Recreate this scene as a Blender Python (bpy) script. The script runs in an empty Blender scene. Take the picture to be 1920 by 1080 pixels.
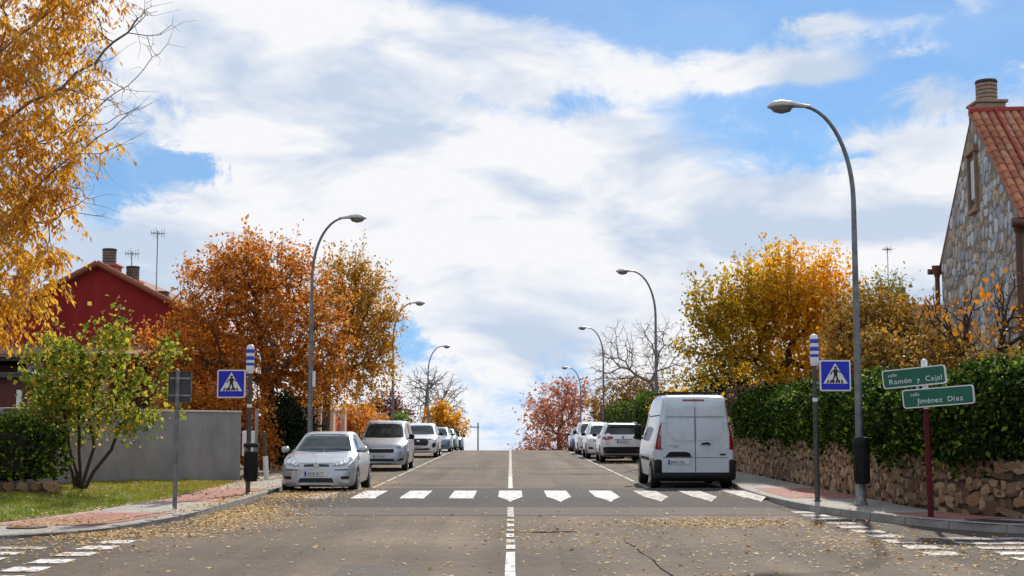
import bpy, bmesh, math, random
import numpy as np
from mathutils import Vector, Matrix
from mathutils.bvhtree import BVHTree

R = math.radians
SC = bpy.context.scene
COL = SC.collection

# ------------------------------------------------------------------ camera
cd = bpy.data.cameras.new('camera')
cd.lens = 48.0
cd.sensor_width = 36.0
cd.clip_start = 0.1
cd.clip_end = 6000
cam = bpy.data.objects.new('camera', cd)
COL.objects.link(cam)
cam.location = (0, 0, 1.6)
cam.rotation_euler = (R(90 + 5.69), 0, -math.atan(3 / 2560))
SC.camera = cam
SC.cycles.max_bounces = 6
SC.cycles.diffuse_bounces = 3
SC.cycles.glossy_bounces = 3

# ------------------------------------------------------------------ light and exposure
SUN_AZ, SUN_EL = 12.7, 35.3            # azimuth to the right of +Y, elevation
SC.view_settings.view_transform = 'Standard'
SC.view_settings.look = 'None'
SC.view_settings.exposure = 0.0
SC.view_settings.gamma = 1.0
SC.view_settings.use_curve_mapping = False
sl = bpy.data.lights.new('sun', 'SUN')
sl.energy = 5.0
sl.angle = R(1.5)
sl.color = (1.0, 0.93, 0.82)
sun = bpy.data.objects.new('sun', sl)
COL.objects.link(sun)
sd = Vector((math.sin(R(SUN_AZ)) * math.cos(R(SUN_EL)), math.cos(R(SUN_AZ)) * math.cos(R(SUN_EL)), math.sin(R(SUN_EL))))
sun.rotation_euler = sd.to_track_quat('Z', 'Y').to_euler()
sun.location = (20, 40, 40)

world = bpy.data.worlds.new('World')
SC.world = world
world.use_nodes = True
world.cycles.sampling_method = 'MANUAL'
world.cycles.sample_map_resolution = 512


def build_world():
    nt = world.node_tree
    nt.nodes.clear()
    N = nt.nodes.new
    K = nt.links.new

    def m(op, a, b=None, c=None, clamp=False):
        n = N('ShaderNodeMath'); n.operation = op; n.use_clamp = clamp
        for i, v in enumerate((a, b, c)):
            if v is None: continue
            if isinstance(v, (int, float)): n.inputs[i].default_value = v
            else: K(v, n.inputs[i])
        return n.outputs[0]
    tc = N('ShaderNodeTexCoord')
    sep = N('ShaderNodeSeparateXYZ'); K(tc.outputs['Generated'], sep.inputs[0])
    x, y, z = sep.outputs
    # the sky goes on a little below eye level, beyond the crest of the street
    zc = m('MAXIMUM', z, 0.14)
    cmb = N('ShaderNodeCombineXYZ'); K(x, cmb.inputs[0]); K(y, cmb.inputs[1]); K(zc, cmb.inputs[2])
    sky = N('ShaderNodeTexSky'); sky.sky_type = 'NISHITA'; sky.sun_disc = False
    sky.sun_elevation = R(SUN_EL); sky.sun_rotation = R(SUN_AZ)
    sky.air_density = 1.0; sky.dust_density = 0.3; sky.ozone_density = 2.0
    K(cmb.outputs[0], sky.inputs['Vector'])
    az = m('ARCTAN2', x, y)
    el = m('ARCSINE', z)
    # cloud noise in a gently flattened direction space
    def noise(sx, sz, scale, detail, rough, dist, off=0.0):
        c = N('ShaderNodeCombineXYZ')
        K(m('MULTIPLY', x, sx), c.inputs[0]); K(m('ADD', m('MULTIPLY', y, sx), off), c.inputs[1]); K(m('MULTIPLY', z, sz), c.inputs[2])
        n = N('ShaderNodeTexNoise'); n.inputs['Scale'].default_value = scale; n.inputs['Detail'].default_value = detail
        n.inputs['Roughness'].default_value = rough; n.inputs['Distortion'].default_value = dist
        K(c.outputs[0], n.inputs['Vector'])
        return n.outputs['Fac']
    big = noise(1.0, 1.9, 5.5, 6.0, 0.58, 0.35)
    fine = noise(1.0, 1.5, 19.0, 5.0, 0.66, 0.5, 3.7)
    shade = noise(1.0, 2.6, 7.5, 4.0, 0.55, 0.3, 9.1)
    dens = m('ADD', m('MULTIPLY', m('SUBTRACT', big, 0.5), 1.3), m('MULTIPLY', m('SUBTRACT', fine, 0.5), 1.45))
    dens = m('ADD', dens, 0.13)
    # gaps and banks of this sky, as directions (azimuth, elevation, radii, depth)
    gaps = [(1130, -20, 300, 85, 1.15), (1640, 30, 330, 95, .36), (270, 345, 160, 85, .75), (200, 400, 60, 40, .4), (340, 310, 60, 30, .35), (1400, 290, 260, 85, .42), (1720, 190, 230, 75, .45),
            (1010, 205, 200, 28, .50), (735, 625, 75, 70, .5), (330, 215, 90, 22, .3), (1560, 330, 120, 40, .2), (980, 740, 220, 50, .28),
            (1880, 60, 160, 110, .35), (600, 170, 120, 22, .25)]
    puffs = [(1560, 48, 80, 22, .75), (1480, 130, 150, 40, .75), (1740, 115, 42, 20, .5), (800, 70, 420, 75, .62), (700, 340, 480, 170, .85), (1120, 330, 160, 90, .55),
             (1780, 320, 190, 75, .7), (930, 610, 150, 42, .7), (1400, 460, 500, 90, .7), (450, 480, 400, 70, .5), (900, 500, 500, 100, .4), (420, 60, 250, 110, .4), (1800, 60, 70, 30, .4), (1700, 70, 60, 18, .35), (1850, 30, 50, 20, .35), (1790, 180, 70, 30, .45), (960, 800, 1200, 130, .35), (1180, 560, 300, 70, .4)]
    az = m('ADD', az, m('MULTIPLY', m('SUBTRACT', fine, 0.5), 0.11))
    el = m('ADD', el, m('MULTIPLY', m('SUBTRACT', big, 0.5), 0.09))
    for sgn, lst in ((-1, gaps), (1, puffs)):
        for px, py, rx, ry, d in lst:
            a0, e0 = math.atan((px - 957) / 2560), math.atan((795 - py) / 2560)
            u = m('MULTIPLY', m('SUBTRACT', az, a0), 2560 / rx)
            v = m('MULTIPLY', m('SUBTRACT', el, e0), 2560 / ry)
            q = m('ADD', m('MULTIPLY', u, u), m('MULTIPLY', v, v))
            g = m('EXPONENT', m('MULTIPLY', q, -0.9))
            dens = m('ADD', dens, m('MULTIPLY', g, sgn * d))
    mask = N('ShaderNodeMapRange'); mask.interpolation_type = 'SMOOTHSTEP'
    K(dens, mask.inputs['Value']); mask.inputs['From Min'].default_value = -0.22; mask.inputs['From Max'].default_value = 0.32
    # cloud body: white, with soft blue-grey thicker parts
    ramp = N('ShaderNodeValToRGB'); K(shade, ramp.inputs[0])
    ramp.color_ramp.elements[0].position = 0.39; ramp.color_ramp.elements[0].color = (0.60, 0.70, 0.86, 1)
    ramp.color_ramp.elements[1].position = 0.56; ramp.color_ramp.elements[1].color = (0.97, 0.975, 1.0, 1)
    skyc = N('ShaderNodeMix'); skyc.data_type = 'RGBA'; skyc.blend_type = 'MULTIPLY'; skyc.inputs[0].default_value = 1.0
    K(sky.outputs[0], skyc.inputs[6]); skyc.inputs[7].default_value = (0.44, 0.76, 1.08, 1)
    bg1 = N('ShaderNodeBackground'); K(skyc.outputs[2], bg1.inputs[0]); bg1.inputs[1].default_value = 0.088
    bg2 = N('ShaderNodeBackground'); K(ramp.outputs[0], bg2.inputs[0]); bg2.inputs[1].default_value = 0.97
    mx = N('ShaderNodeMixShader'); K(m('ADD', m('MULTIPLY', mask.outputs[0], 0.86), 0.14), mx.inputs[0]); K(bg1.outputs[0], mx.inputs[1]); K(bg2.outputs[0], mx.inputs[2])
    out = N('ShaderNodeOutputWorld'); K(mx.outputs[0], out.inputs[0])


build_world()

# ------------------------------------------------------------------ helpers


def H(y):
    """height of the street: level, then over a crest and downhill"""
    if y < 80: return 0.0
    if y < 125: return -0.0012 * (y - 80) ** 2
    if y < 600: return -2.43 - 0.108 * (y - 125)
    return -53.73 - 0.03 * (y - 600)


def tag(o, label=None, cat=None, group=None, kind=None):
    if label: o['label'] = label
    if cat: o['category'] = cat
    if group: o['group'] = group
    if kind: o['kind'] = kind
    return o


def link(name, me, mat=None, parent=None, loc=None, rot=None):
    o = bpy.data.objects.new(name, me)
    COL.objects.link(o)
    if mat is not None and me is not None and not me.materials: me.materials.append(mat)
    if parent is not None: o.parent = parent
    if loc is not None: o.location = loc
    if rot is not None: o.rotation_euler = rot
    return o


def empty(name, loc, rz=0.0, label=None, cat=None, group=None):
    o = bpy.data.objects.new(name, None)
    o.empty_display_size = 0.2
    COL.objects.link(o)
    o.location = loc
    o.rotation_euler = (0, 0, rz)
    return tag(o, label, cat, group)


class MB:
    def __init__(s):
        s.v = []; s.f = []

    def add(s, vs, fs):
        n = len(s.v)
        s.v += [tuple(p) for p in vs]
        s.f += [tuple(i + n for i in f) for f in fs]
        return s

    def box(s, x0, x1, y0, y1, z0, z1, ch=0.0, M=None):
        if ch <= 0:
            vs = [(x0, y0, z0), (x1, y0, z0), (x1, y1, z0), (x0, y1, z0), (x0, y0, z1), (x1, y0, z1), (x1, y1, z1), (x0, y1, z1)]
            fs = [(0, 3, 2, 1), (4, 5, 6, 7), (0, 1, 5, 4), (1, 2, 6, 5), (2, 3, 7, 6), (3, 0, 4, 7)]
        else:
            c = min(ch, (x1 - x0) * .45, (y1 - y0) * .45, (z1 - z0) * .45)
            vs = []
            def ring(z, i):
                return [(x0 + i + c * (i == 0), y0 + i, z), (x1 - i - c * (i == 0), y0 + i, z), (x1 - i, y0 + i + c * (i == 0), z), (x1 - i, y1 - i - c * (i == 0), z),
                        (x1 - i - c * (i == 0), y1 - i, z), (x0 + i + c * (i == 0), y1 - i, z), (x0 + i, y1 - i - c * (i == 0), z), (x0 + i, y0 + i + c * (i == 0), z)]
            def ring2(z):
                return [(x0 + c * 1.3, y0 + c, z), (x1 - c * 1.3, y0 + c, z), (x1 - c, y0 + c * 1.3, z), (x1 - c, y1 - c * 1.3, z), (x1 - c * 1.3, y1 - c, z), (x0 + c * 1.3, y1 - c, z), (x0 + c, y1 - c * 1.3, z), (x0 + c, y0 + c * 1.3, z)]
            rs = [ring2(z0), ring(z0 + c, 0), ring(z1 - c, 0), ring2(z1)]
            for r in rs: vs += r
            fs = [tuple(range(7, -1, -1)), tuple(range(24, 32))]
            for k in range(3):
                for i in range(8):
                    j = (i + 1) % 8
                    fs.append((k * 8 + i, k * 8 + j, k * 8 + 8 + j, k * 8 + 8 + i))
        if M is not None: vs = [M @ Vector(p) for p in vs]
        return s.add(vs, fs)

    def tube(s, path, radii, k=10, caps=True):
        path = [Vector(p) for p in path]
        if isinstance(radii, (int, float)): radii = [radii] * len(path)
        base = len(s.v); prev = None
        for i, p in enumerate(path):
            d = (path[min(i + 1, len(path) - 1)] - path[max(i - 1, 0)]).normalized()
            if prev is None:
                a = Vector((1, 0, 0)) if abs(d.x) < .9 else Vector((0, 1, 0))
                u = d.cross(a).normalized()
            else:
                u = (prev - d * prev.dot(d)).normalized()
            prev = u
            w = d.cross(u)
            for q in range(k):
                t = 2 * math.pi * q / k
                s.v.append(tuple(p + (u * math.cos(t) + w * math.sin(t)) * radii[i]))
        for i in range(len(path) - 1):
            for q in range(k):
                a = base + i * k + q; b = base + i * k + (q + 1) % k
                s.f.append((a, b, b + k, a + k))
        if caps:
            s.f.append(tuple(base + q for q in reversed(range(k))))
            e = base + (len(path) - 1) * k
            s.f.append(tuple(e + q for q in range(k)))
        return s

    def lathe(s, prof, k=20, c=(0, 0, 0), axis='z'):
        base = len(s.v)
        for r, h in prof:
            for q in range(k):
                t = 2 * math.pi * q / k
                if axis == 'z': p = (c[0] + r * math.cos(t), c[1] + r * math.sin(t), c[2] + h)
                elif axis == 'x': p = (c[0] + h, c[1] + r * math.cos(t), c[2] + r * math.sin(t))
                else: p = (c[0] + r * math.cos(t), c[1] + h, c[2] + r * math.sin(t))
                s.v.append(p)
        for i in range(len(prof) - 1):
            for q in range(k):
                a = base + i * k + q; b = base + i * k + (q + 1) % k
                s.f.append((a, b, b + k, a + k))
        s.f.append(tuple(base + q for q in reversed(range(k))))
        e = base + (len(prof) - 1) * k
        s.f.append(tuple(e + q for q in range(k)))
        return s

    def prism(s, poly, y0, y1, plane='xz', M=None):
        """polygon in plane extruded along the third axis"""
        n = len(poly)
        def P(a, b, t):
            if plane == 'xz': return (a, t, b)
            if plane == 'xy': return (a, b, t)
            return (t, a, b)
        vs = [P(a, b, y0) for a, b in poly] + [P(a, b, y1) for a, b in poly]
        fs = [tuple(range(n)), tuple(range(2 * n - 1, n - 1, -1))] + [(i, i + n, (i + 1) % n + n, (i + 1) % n) for i in range(n)]
        if M is not None: vs = [M @ Vector(p) for p in vs]
        return s.add(vs, fs)

    def mesh(s, name, smooth=False, angle=40):
        me = bpy.data.meshes.new(name)
        me.from_pydata(s.v, [], s.f)
        me.validate()
        bm = bmesh.new(); bm.from_mesh(me)
        bmesh.ops.recalc_face_normals(bm, faces=bm.faces)
        bm.to_mesh(me); bm.free()
        if smooth:
            me.polygons.foreach_set('use_smooth', [True] * len(me.polygons))
            me.set_sharp_from_angle(angle=R(angle))
        me.update()
        return me

    def build(s, name, mat, parent=None, smooth=False, angle=40, loc=None, rot=None):
        return link(name, s.mesh(name, smooth, angle), mat, parent, loc, rot)


def rr(x0, z0, x1, z1, r, n=4):
    out = []
    for cx, cz, a0 in ((x1 - r, z0 + r, -90), (x1 - r, z1 - r, 0), (x0 + r, z1 - r, 90), (x0 + r, z0 + r, 180)):
        for i in range(n + 1):
            t = R(a0 + 90 * i / n)
            out.append((cx + r * math.cos(t), cz + r * math.sin(t)))
    return out


def ell(cx, cz, rx, rz, n=20):
    return [(cx + rx * math.cos(2 * math.pi * i / n), cz + rz * math.sin(2 * math.pi * i / n)) for i in range(n)]


# ------------------------------------------------------------------ materials
MATS = {}


def mat(name, c1, c2=None, rough=.7, metal=0.0, scale=4.0, bump=0.0, bscale=None, detail=6.0, spec=.5, coat=0.0, lo=.35, hi=.65, stretch=None, bdist=.02):
    mt = bpy.data.materials.new(name)
    mt.use_nodes = True
    nt = mt.node_tree
    bs = nt.nodes['Principled BSDF']
    bs.inputs['Roughness'].default_value = rough
    bs.inputs['Metallic'].default_value = metal
    bs.inputs['Specular IOR Level'].default_value = spec
    if coat: bs.inputs['Coat Weight'].default_value = coat; bs.inputs['Coat Roughness'].default_value = .04
    tc = nt.nodes.new('ShaderNodeTexCoord')
    src = tc.outputs['Object']
    if stretch:
        mp = nt.nodes.new('ShaderNodeMapping'); mp.inputs['Scale'].default_value = stretch
        nt.links.new(src, mp.inputs[0]); src = mp.outputs[0]
    if c2 is None:
        bs.inputs['Base Color'].default_value = (*c1, 1)
    else:
        nz = nt.nodes.new('ShaderNodeTexNoise'); nz.inputs['Scale'].default_value = scale; nz.inputs['Detail'].default_value = detail
        nz.inputs['Roughness'].default_value = .62
        nt.links.new(src, nz.inputs['Vector'])
        rp = nt.nodes.new('ShaderNodeValToRGB')
        rp.color_ramp.elements[0].position = lo; rp.color_ramp.elements[0].color = (*c1, 1)
        rp.color_ramp.elements[1].position = hi; rp.color_ramp.elements[1].color = (*c2, 1)
        nt.links.new(nz.outputs['Fac'], rp.inputs[0])
        nt.links.new(rp.outputs[0], bs.inputs['Base Color'])
    if bump:
        n2 = nt.nodes.new('ShaderNodeTexNoise'); n2.inputs['Scale'].default_value = bscale or scale * 4; n2.inputs['Detail'].default_value = 5
        nt.links.new(src, n2.inputs['Vector'])
        bp = nt.nodes.new('ShaderNodeBump'); bp.inputs['Strength'].default_value = bump; bp.inputs['Distance'].default_value = bdist
        nt.links.new(n2.outputs['Fac'], bp.inputs['Height'])
        nt.links.new(bp.outputs[0], bs.inputs['Normal'])
    MATS[name] = mt
    return mt


def leafmat(name, stops, trans=.45, rough=.55):
    """leaf colour from the per-leaf tint; light passes through the blade"""
    mt = bpy.data.materials.new(name); mt.use_nodes = True
    nt = mt.node_tree; nt.nodes.clear()
    N = nt.nodes.new
    at = N('ShaderNodeAttribute'); at.attribute_name = 'tint'
    rp = N('ShaderNodeValToRGB')
    cr = rp.color_ramp
    while len(cr.elements) < len(stops): cr.elements.new(.5)
    for e, (p, c) in zip(cr.elements, stops):
        e.position = p; e.color = (*c, 1)
    nt.links.new(at.outputs['Fac'], rp.inputs[0])
    df = N('ShaderNodeBsdfPrincipled'); df.inputs['Roughness'].default_value = rough; df.inputs['Specular IOR Level'].default_value = .12
    tr = N('ShaderNodeBsdfTranslucent')
    mx = N('ShaderNodeMixShader'); mx.inputs[0].default_value = trans
    nt.links.new(rp.outputs[0], df.inputs['Base Color']); nt.links.new(rp.outputs[0], tr.inputs[0])
    nt.links.new(df.outputs[0], mx.inputs[1]); nt.links.new(tr.outputs[0], mx.inputs[2])
    out = N('ShaderNodeOutputMaterial'); nt.links.new(mx.outputs[0], out.inputs[0])
    MATS[name] = mt
    return mt


def asphalt(name, ca, cb, speck=.5, tracks=True):
    mt = mat(name, ca, cb, rough=.92, scale=.35, bump=.5, bscale=70, spec=.25, lo=.3, hi=.7, bdist=.01)
    nt = mt.node_tree; bs = nt.nodes['Principled BSDF']
    tc = nt.nodes.new('ShaderNodeTexCoord')
    base = bs.inputs['Base Color'].links[0].from_socket
    sp = nt.nodes.new('ShaderNodeTexNoise'); sp.inputs['Scale'].default_value = 38; sp.inputs['Detail'].default_value = 3; sp.inputs['Roughness'].default_value = .8
    nt.links.new(tc.outputs['Object'], sp.inputs['Vector'])
    r1 = nt.nodes.new('ShaderNodeValToRGB'); r1.color_ramp.elements[0].position = .3; r1.color_ramp.elements[1].position = .72
    r1.color_ramp.elements[0].color = (1 - speck, 1 - speck, 1 - speck, 1); r1.color_ramp.elements[1].color = (1 + speck * .8, 1 + speck * .78, 1 + speck * .74, 1)
    nt.links.new(sp.outputs['Fac'], r1.inputs[0])
    mu = nt.nodes.new('ShaderNodeMix'); mu.data_type = 'RGBA'; mu.blend_type = 'MULTIPLY'; mu.inputs[0].default_value = 1
    nt.links.new(base, mu.inputs[6]); nt.links.new(r1.outputs[0], mu.inputs[7])
    last = mu.outputs[2]
    md = nt.nodes.new('ShaderNodeTexNoise'); md.inputs['Scale'].default_value = 4.5; md.inputs['Detail'].default_value = 8; md.inputs['Roughness'].default_value = .75
    nt.links.new(tc.outputs['Object'], md.inputs['Vector'])
    rm_ = nt.nodes.new('ShaderNodeValToRGB'); rm_.color_ramp.elements[0].position = .32; rm_.color_ramp.elements[1].position = .68
    rm_.color_ramp.elements[0].color = (.74, .72, .71, 1); rm_.color_ramp.elements[1].color = (1.22, 1.2, 1.17, 1)
    nt.links.new(md.outputs['Fac'], rm_.inputs[0])
    mm_ = nt.nodes.new('ShaderNodeMix'); mm_.data_type = 'RGBA'; mm_.blend_type = 'MULTIPLY'; mm_.inputs[0].default_value = 1
    nt.links.new(last, mm_.inputs[6]); nt.links.new(rm_.outputs[0], mm_.inputs[7])
    last = mm_.outputs[2]
    if tracks:   # long worn streaks along the driving direction
        mp = nt.nodes.new('ShaderNodeMapping'); mp.inputs['Scale'].default_value = (1.1, .025, 1)
        nt.links.new(tc.outputs['Object'], mp.inputs[0])
        st = nt.nodes.new('ShaderNodeTexNoise'); st.inputs['Scale'].default_value = 1.0; st.inputs['Detail'].default_value = 4
        nt.links.new(mp.outputs[0], st.inputs['Vector'])
        r2 = nt.nodes.new('ShaderNodeValToRGB'); r2.color_ramp.elements[0].position = .35; r2.color_ramp.elements[1].position = .65
        r2.color_ramp.elements[0].color = (.60, .60, .62, 1); r2.color_ramp.elements[1].color = (1.16, 1.13, 1.08, 1)
        nt.links.new(st.outputs['Fac'], r2.inputs[0])
        m2 = nt.nodes.new('ShaderNodeMix'); m2.data_type = 'RGBA'; m2.blend_type = 'MULTIPLY'; m2.inputs[0].default_value = 1
        nt.links.new(last, m2.inputs[6]); nt.links.new(r2.outputs[0], m2.inputs[7])
        last = m2.outputs[2]
        # cross bands of patching
        mp2 = nt.nodes.new('ShaderNodeMapping'); mp2.inputs['Scale'].default_value = (.05, .33, 1)
        nt.links.new(tc.outputs['Object'], mp2.inputs[0])
        s2 = nt.nodes.new('ShaderNodeTexNoise'); s2.inputs['Scale'].default_value = 1.0; s2.inputs['Detail'].default_value = 3
        nt.links.new(mp2.outputs[0], s2.inputs['Vector'])
        r3 = nt.nodes.new('ShaderNodeValToRGB'); r3.color_ramp.elements[0].position = .38; r3.color_ramp.elements[1].position = .6
        r3.color_ramp.elements[0].color = (.78, .78, .8, 1); r3.color_ramp.elements[1].color = (1.06, 1.05, 1.03, 1)
        nt.links.new(s2.outputs['Fac'], r3.inputs[0])
        m3 = nt.nodes.new('ShaderNodeMix'); m3.data_type = 'RGBA'; m3.blend_type = 'MULTIPLY'; m3.inputs[0].default_value = 1
        nt.links.new(last, m3.inputs[6]); nt.links.new(r3.outputs[0], m3.inputs[7])
        last = m3.outputs[2]
    nt.links.new(last, bs.inputs['Base Color'])
    return mt


asphalt('asphalt', (.122, .096, .076), (.196, .158, .127), speck=.8)
asphalt('asphalt_dark', (.062, .050, .042), (.092, .075, .062), tracks=False)
asphalt('asphalt_hump', (.042, .036, .038), (.064, .056, .057), speck=.35, tracks=False)
asphalt('asphalt_patch_and_shade', (.092, .078, .072), (.125, .106, .095), speck=.4, tracks=False)
mat('soil', (.10, .075, .05), (.16, .12, .075), rough=.95, scale=1.2, bump=.6)
mat('road_paint', (.13, .115, .105), (.62, .61, .60), rough=.8, scale=8, lo=.39, hi=.50, bump=.2, bscale=60)
mat('worn_and_shaded_paint', (.14, .12, .108), (.52, .50, .48), rough=.8, scale=7, lo=.42, hi=.60)  # worn markings, and the stripes coloured as shaded by the van
mat('kerb', (.25, .235, .215), (.36, .34, .31), rough=.9, scale=5, bump=.5, bscale=60)
mat('paving_grey', (.27, .255, .235), (.37, .35, .325), rough=.9, scale=3, bump=.4, bscale=50)
mat('paving_red', (.27, .105, .085), (.38, .17, .14), rough=.9, scale=3, bump=.4, bscale=50)
mat('tar', (.035, .032, .032), (.05, .046, .044), rough=1.0, spec=.0)
mat('lawn', (.11, .14, .02), (.26, .17, .05), rough=.95, scale=1.1, bump=.5)
mat('galv', (.14, .145, .15), (.25, .255, .26), rough=.5, metal=.6, scale=8)
mat('galv_old', (.20, .20, .205), (.36, .36, .365), rough=.55, metal=.6, scale=14, bump=.15)
mat('post_dark', (.05, .045, .04), (.12, .11, .10), rough=.5, metal=.3, scale=20)
mat('lamp_grey', (.17, .17, .165), (.26, .26, .25), rough=.5, metal=.2, scale=6)
mat('lamp_lens', (.30, .30, .29), rough=.15, spec=.6)
mat('lamp_pale', (.52, .52, .50), (.62, .61, .58), rough=.45)
mat('sign_blue', (.006, .018, .52), rough=.35)
mat('sign_white', (.80, .80, .80), rough=.4)
mat('black', (.012, .012, .012), rough=.5)
mat('black_plastic', (.008, .008, .009), (.014, .014, .014), rough=.6, scale=6, spec=.25)
mat('beacon_blue', (.02, .06, .55), rough=.35)
mat('sign_back', (.045, .045, .05), (.075, .075, .08), rough=.6, scale=5)
mat('plate_green', (.003, .10, .052), (.005, .125, .065), rough=.4, scale=3)
mat('pole_red', (.075, .006, .010), (.11, .010, .014), rough=.6, spec=.2, scale=9)
mat('lettering', (.74, .78, .76), rough=.5)
mat('wall_plaster', (.20, .19, .18), (.315, .30, .288), rough=.92, scale=1.6, bump=.6, bscale=14, stretch=(.8, .8, .6), lo=.28, hi=.66, detail=9)
mat('coping', (.45, .43, .40), (.55, .53, .50), rough=.85, scale=4, bump=.3)
mat('mortar', (.055, .036, .024), (.10, .068, .045), rough=.95, scale=5, bump=.7)
for i, (a, b) in enumerate([((.20, .105, .048), (.42, .25, .13)), ((.13, .062, .03), (.28, .15, .075)), ((.30, .185, .10), (.55, .37, .22)), ((.17, .105, .06), (.32, .21, .13)), ((.09, .048, .028), (.19, .11, .06))]):
    mat('rubble%d' % i, a, b, rough=.9, scale=9, bump=.7, bscale=25, bdist=.03)
for i, (a, b) in enumerate([((0.351, 0.377, 0.416), (0.520, 0.546, 0.585)), ((0.429, 0.403, 0.364), (0.624, 0.585, 0.520)), ((0.286, 0.312, 0.351), (0.429, 0.455, 0.494)), ((0.468, 0.338, 0.208), (0.598, 0.481, 0.338)), ((0.546, 0.559, 0.572), (0.728, 0.728, 0.728)), ((0.260, 0.208, 0.169), (0.429, 0.364, 0.312))]):
    mat('slate%d' % i, a, b, rough=.85, scale=5, bump=.6, bscale=16, bdist=.03)
mat('mortar_house', (.20, .17, .13), (.30, .26, .21), rough=.95, scale=4, bump=.6)
mat('window_surround', (.30, .19, .12), (.40, .27, .18), rough=.85, scale=5, bump=.3)
for i, c in enumerate([(.36, .13, .065), (.44, .18, .09), (.29, .10, .055), (.40, .20, .12)]):
    mat('clay%d' % i, c, tuple(min(1, k * 1.25) for k in c), rough=.85, scale=7, bump=.3)
mat('ridge_red', (.33, .045, .03), (.42, .07, .045), rough=.8, scale=6)
mat('brown_pipe', (.10, .035, .02), (.14, .05, .03), rough=.5, scale=5)
mat('chimney_pot', (.30, .22, .15), (.42, .32, .23), rough=.9, scale=6, bump=.3)
mat('chimney_grey', (.15, .12, .095), (.24, .20, .165), rough=.9, scale=8, bump=.3)
mat('dark_metal', (.04, .035, .03), (.07, .06, .05), rough=.6, scale=5)
mat('red_render', (.25, .013, .012), (.36, .024, .022), rough=.9, scale=1.2, bump=.4, bscale=30, stretch=(1.2, 1.2, .3), lo=.3, hi=.7)
mat('red_brick', (.42, .10, .06), (.52, .15, .09), rough=.9, scale=7, bump=.3)
mat('maroon', (.085, .022, .018), (.12, .032, .026), rough=.8, scale=2)
mat('pink_render', (.52, .27, .19), (.60, .33, .24), rough=.9, scale=3, bump=.3)
mat('roof_brown', (.20, .10, .06), (.30, .16, .10), rough=.9, scale=5, bump=.4)
mat('shutter', (.50, .50, .49), (.58, .58, .57), rough=.6, scale=5)
mat('cream', (.66, .48, .33), (.76, .58, .42), rough=.9, scale=3, bump=.3)
mat('fence_red', (.36, .03, .03), (.45, .045, .04), rough=.7, scale=4)
mat('house_glass', (.05, .10, .22), rough=.03, spec=1.0)
mat('bark', (.075, .055, .04), (.14, .105, .08), rough=.95, scale=14, bump=.8, bscale=40)
mat('bark_grey', (.16, .13, .115), (.25, .21, .19), rough=.95, scale=14, bump=.6, bscale=40)
mat('bark_dark', (.045, .03, .022), (.08, .06, .045), rough=.95, scale=12, bump=.6)
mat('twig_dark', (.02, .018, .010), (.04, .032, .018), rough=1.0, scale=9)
mat('tyre', (.014, .014, .014), (.022, .022, .022), rough=.85, scale=20)
mat('rim', (.42, .43, .44), rough=.35, metal=.8)
mat('glass', (.010, .020, .022), (.030, .045, .045), rough=.05, spec=.42, scale=3.2)
mat('chrome', (.62, .63, .64), rough=.16, metal=1)
mat('lamp_glass', (.22, .235, .25), rough=.08, spec=.7, coat=.3)
mat('lamp_reflector', (.80, .81, .82), rough=.2, metal=.4)
mat('tail_red', (.26, .006, .010), rough=.15, spec=.7)
mat('tail_dark', (.06, .008, .010), rough=.15, spec=.7)
mat('amber', (.75, .22, .03), rough=.25)
mat('plate_white', (.72, .72, .70), rough=.5)
mat('plate_blue', (.01, .03, .42), rough=.5)
mat('plate_ink', (.02, .02, .025), rough=.6)
mat('seam', (.13, .145, .16), rough=.6)
mat('cast_iron', (.03, .026, .024), (.06, .05, .045), rough=.6, metal=.4, scale=15, bump=.5)
mat('white_box', (.70, .70, .68), (.78, .78, .76), rough=.6, scale=4)


mat('van_edge_shade', (.36, .42, .47), (.44, .50, .55), rough=.5, scale=3)  # darker van paint for the shade drawn round pressed panels


def paint(name, c, metal=0.0, rough=.32):
    return mat(name, tuple(k * .84 for k in c), c, rough=rough, metal=metal, scale=2.6, coat=.6, lo=.3, hi=.58, detail=9)


paint('paint_silver', (.50, .525, .55), .55)
paint('paint_grey', (.45, .49, .55), .5)
paint('paint_white', (.78, .79, .80))
paint('paint_van', (.64, .715, .77))
paint('paint_bluegrey', (.20, .25, .33), .5)
paint('paint_dark', (.05, .06, .075), .4)
paint('paint_green', (.06, .20, .09), .2)
paint('paint_blue', (.08, .14, .25), .4)

leafmat('leaf_gold', [(0, (.38, .14, .012)), (.35, (.72, .33, .022)), (.7, (.84, .48, .05)), (1, (.46, .40, .06))], .6)
leafmat('leaf_orange', [(0, (.28, .075, .010)), (.4, (.60, .205, .026)), (.75, (.74, .32, .045)), (1, (.50, .29, .06))], .55)
leafmat('leaf_olive', [(0, (.20, .12, .02)), (.4, (.48, .27, .026)), (.75, (.72, .31, .026)), (1, (.36, .30, .05))], .55)
leafmat('leaf_amber', [(0, (.28, .20, .02)), (.35, (.60, .40, .028)), (.65, (.84, .44, .025)), (1, (.88, .38, .025))], .58)
leafmat('leaf_green', [(0, (.05, .095, .012)), (.35, (.17, .25, .028)), (.7, (.44, .46, .06)), (1, (.75, .44, .05))], .55)
leafmat('leaf_hedge', [(0, (.006, .016, .004)), (.42, (.030, .070, .010)), (.72, (.10, .165, .02)), (1, (.38, .44, .06))], .45, .6)  # pale end of the ramp paints lit highlights onto scattered leaves
leafmat('leaf_dark', [(0, (.008, .018, .008)), (.6, (.018, .034, .013)), (1, (.05, .06, .02))], .2)
leafmat('leaf_bright', [(0, (.10, .20, .03)), (.6, (.20, .34, .05)), (1, (.32, .42, .07))], .4)
leafmat('leaf_pink', [(0, (.36, .11, .06)), (.4, (.60, .24, .13)), (.8, (.76, .42, .28)), (1, (.82, .58, .44))], .45)
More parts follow.
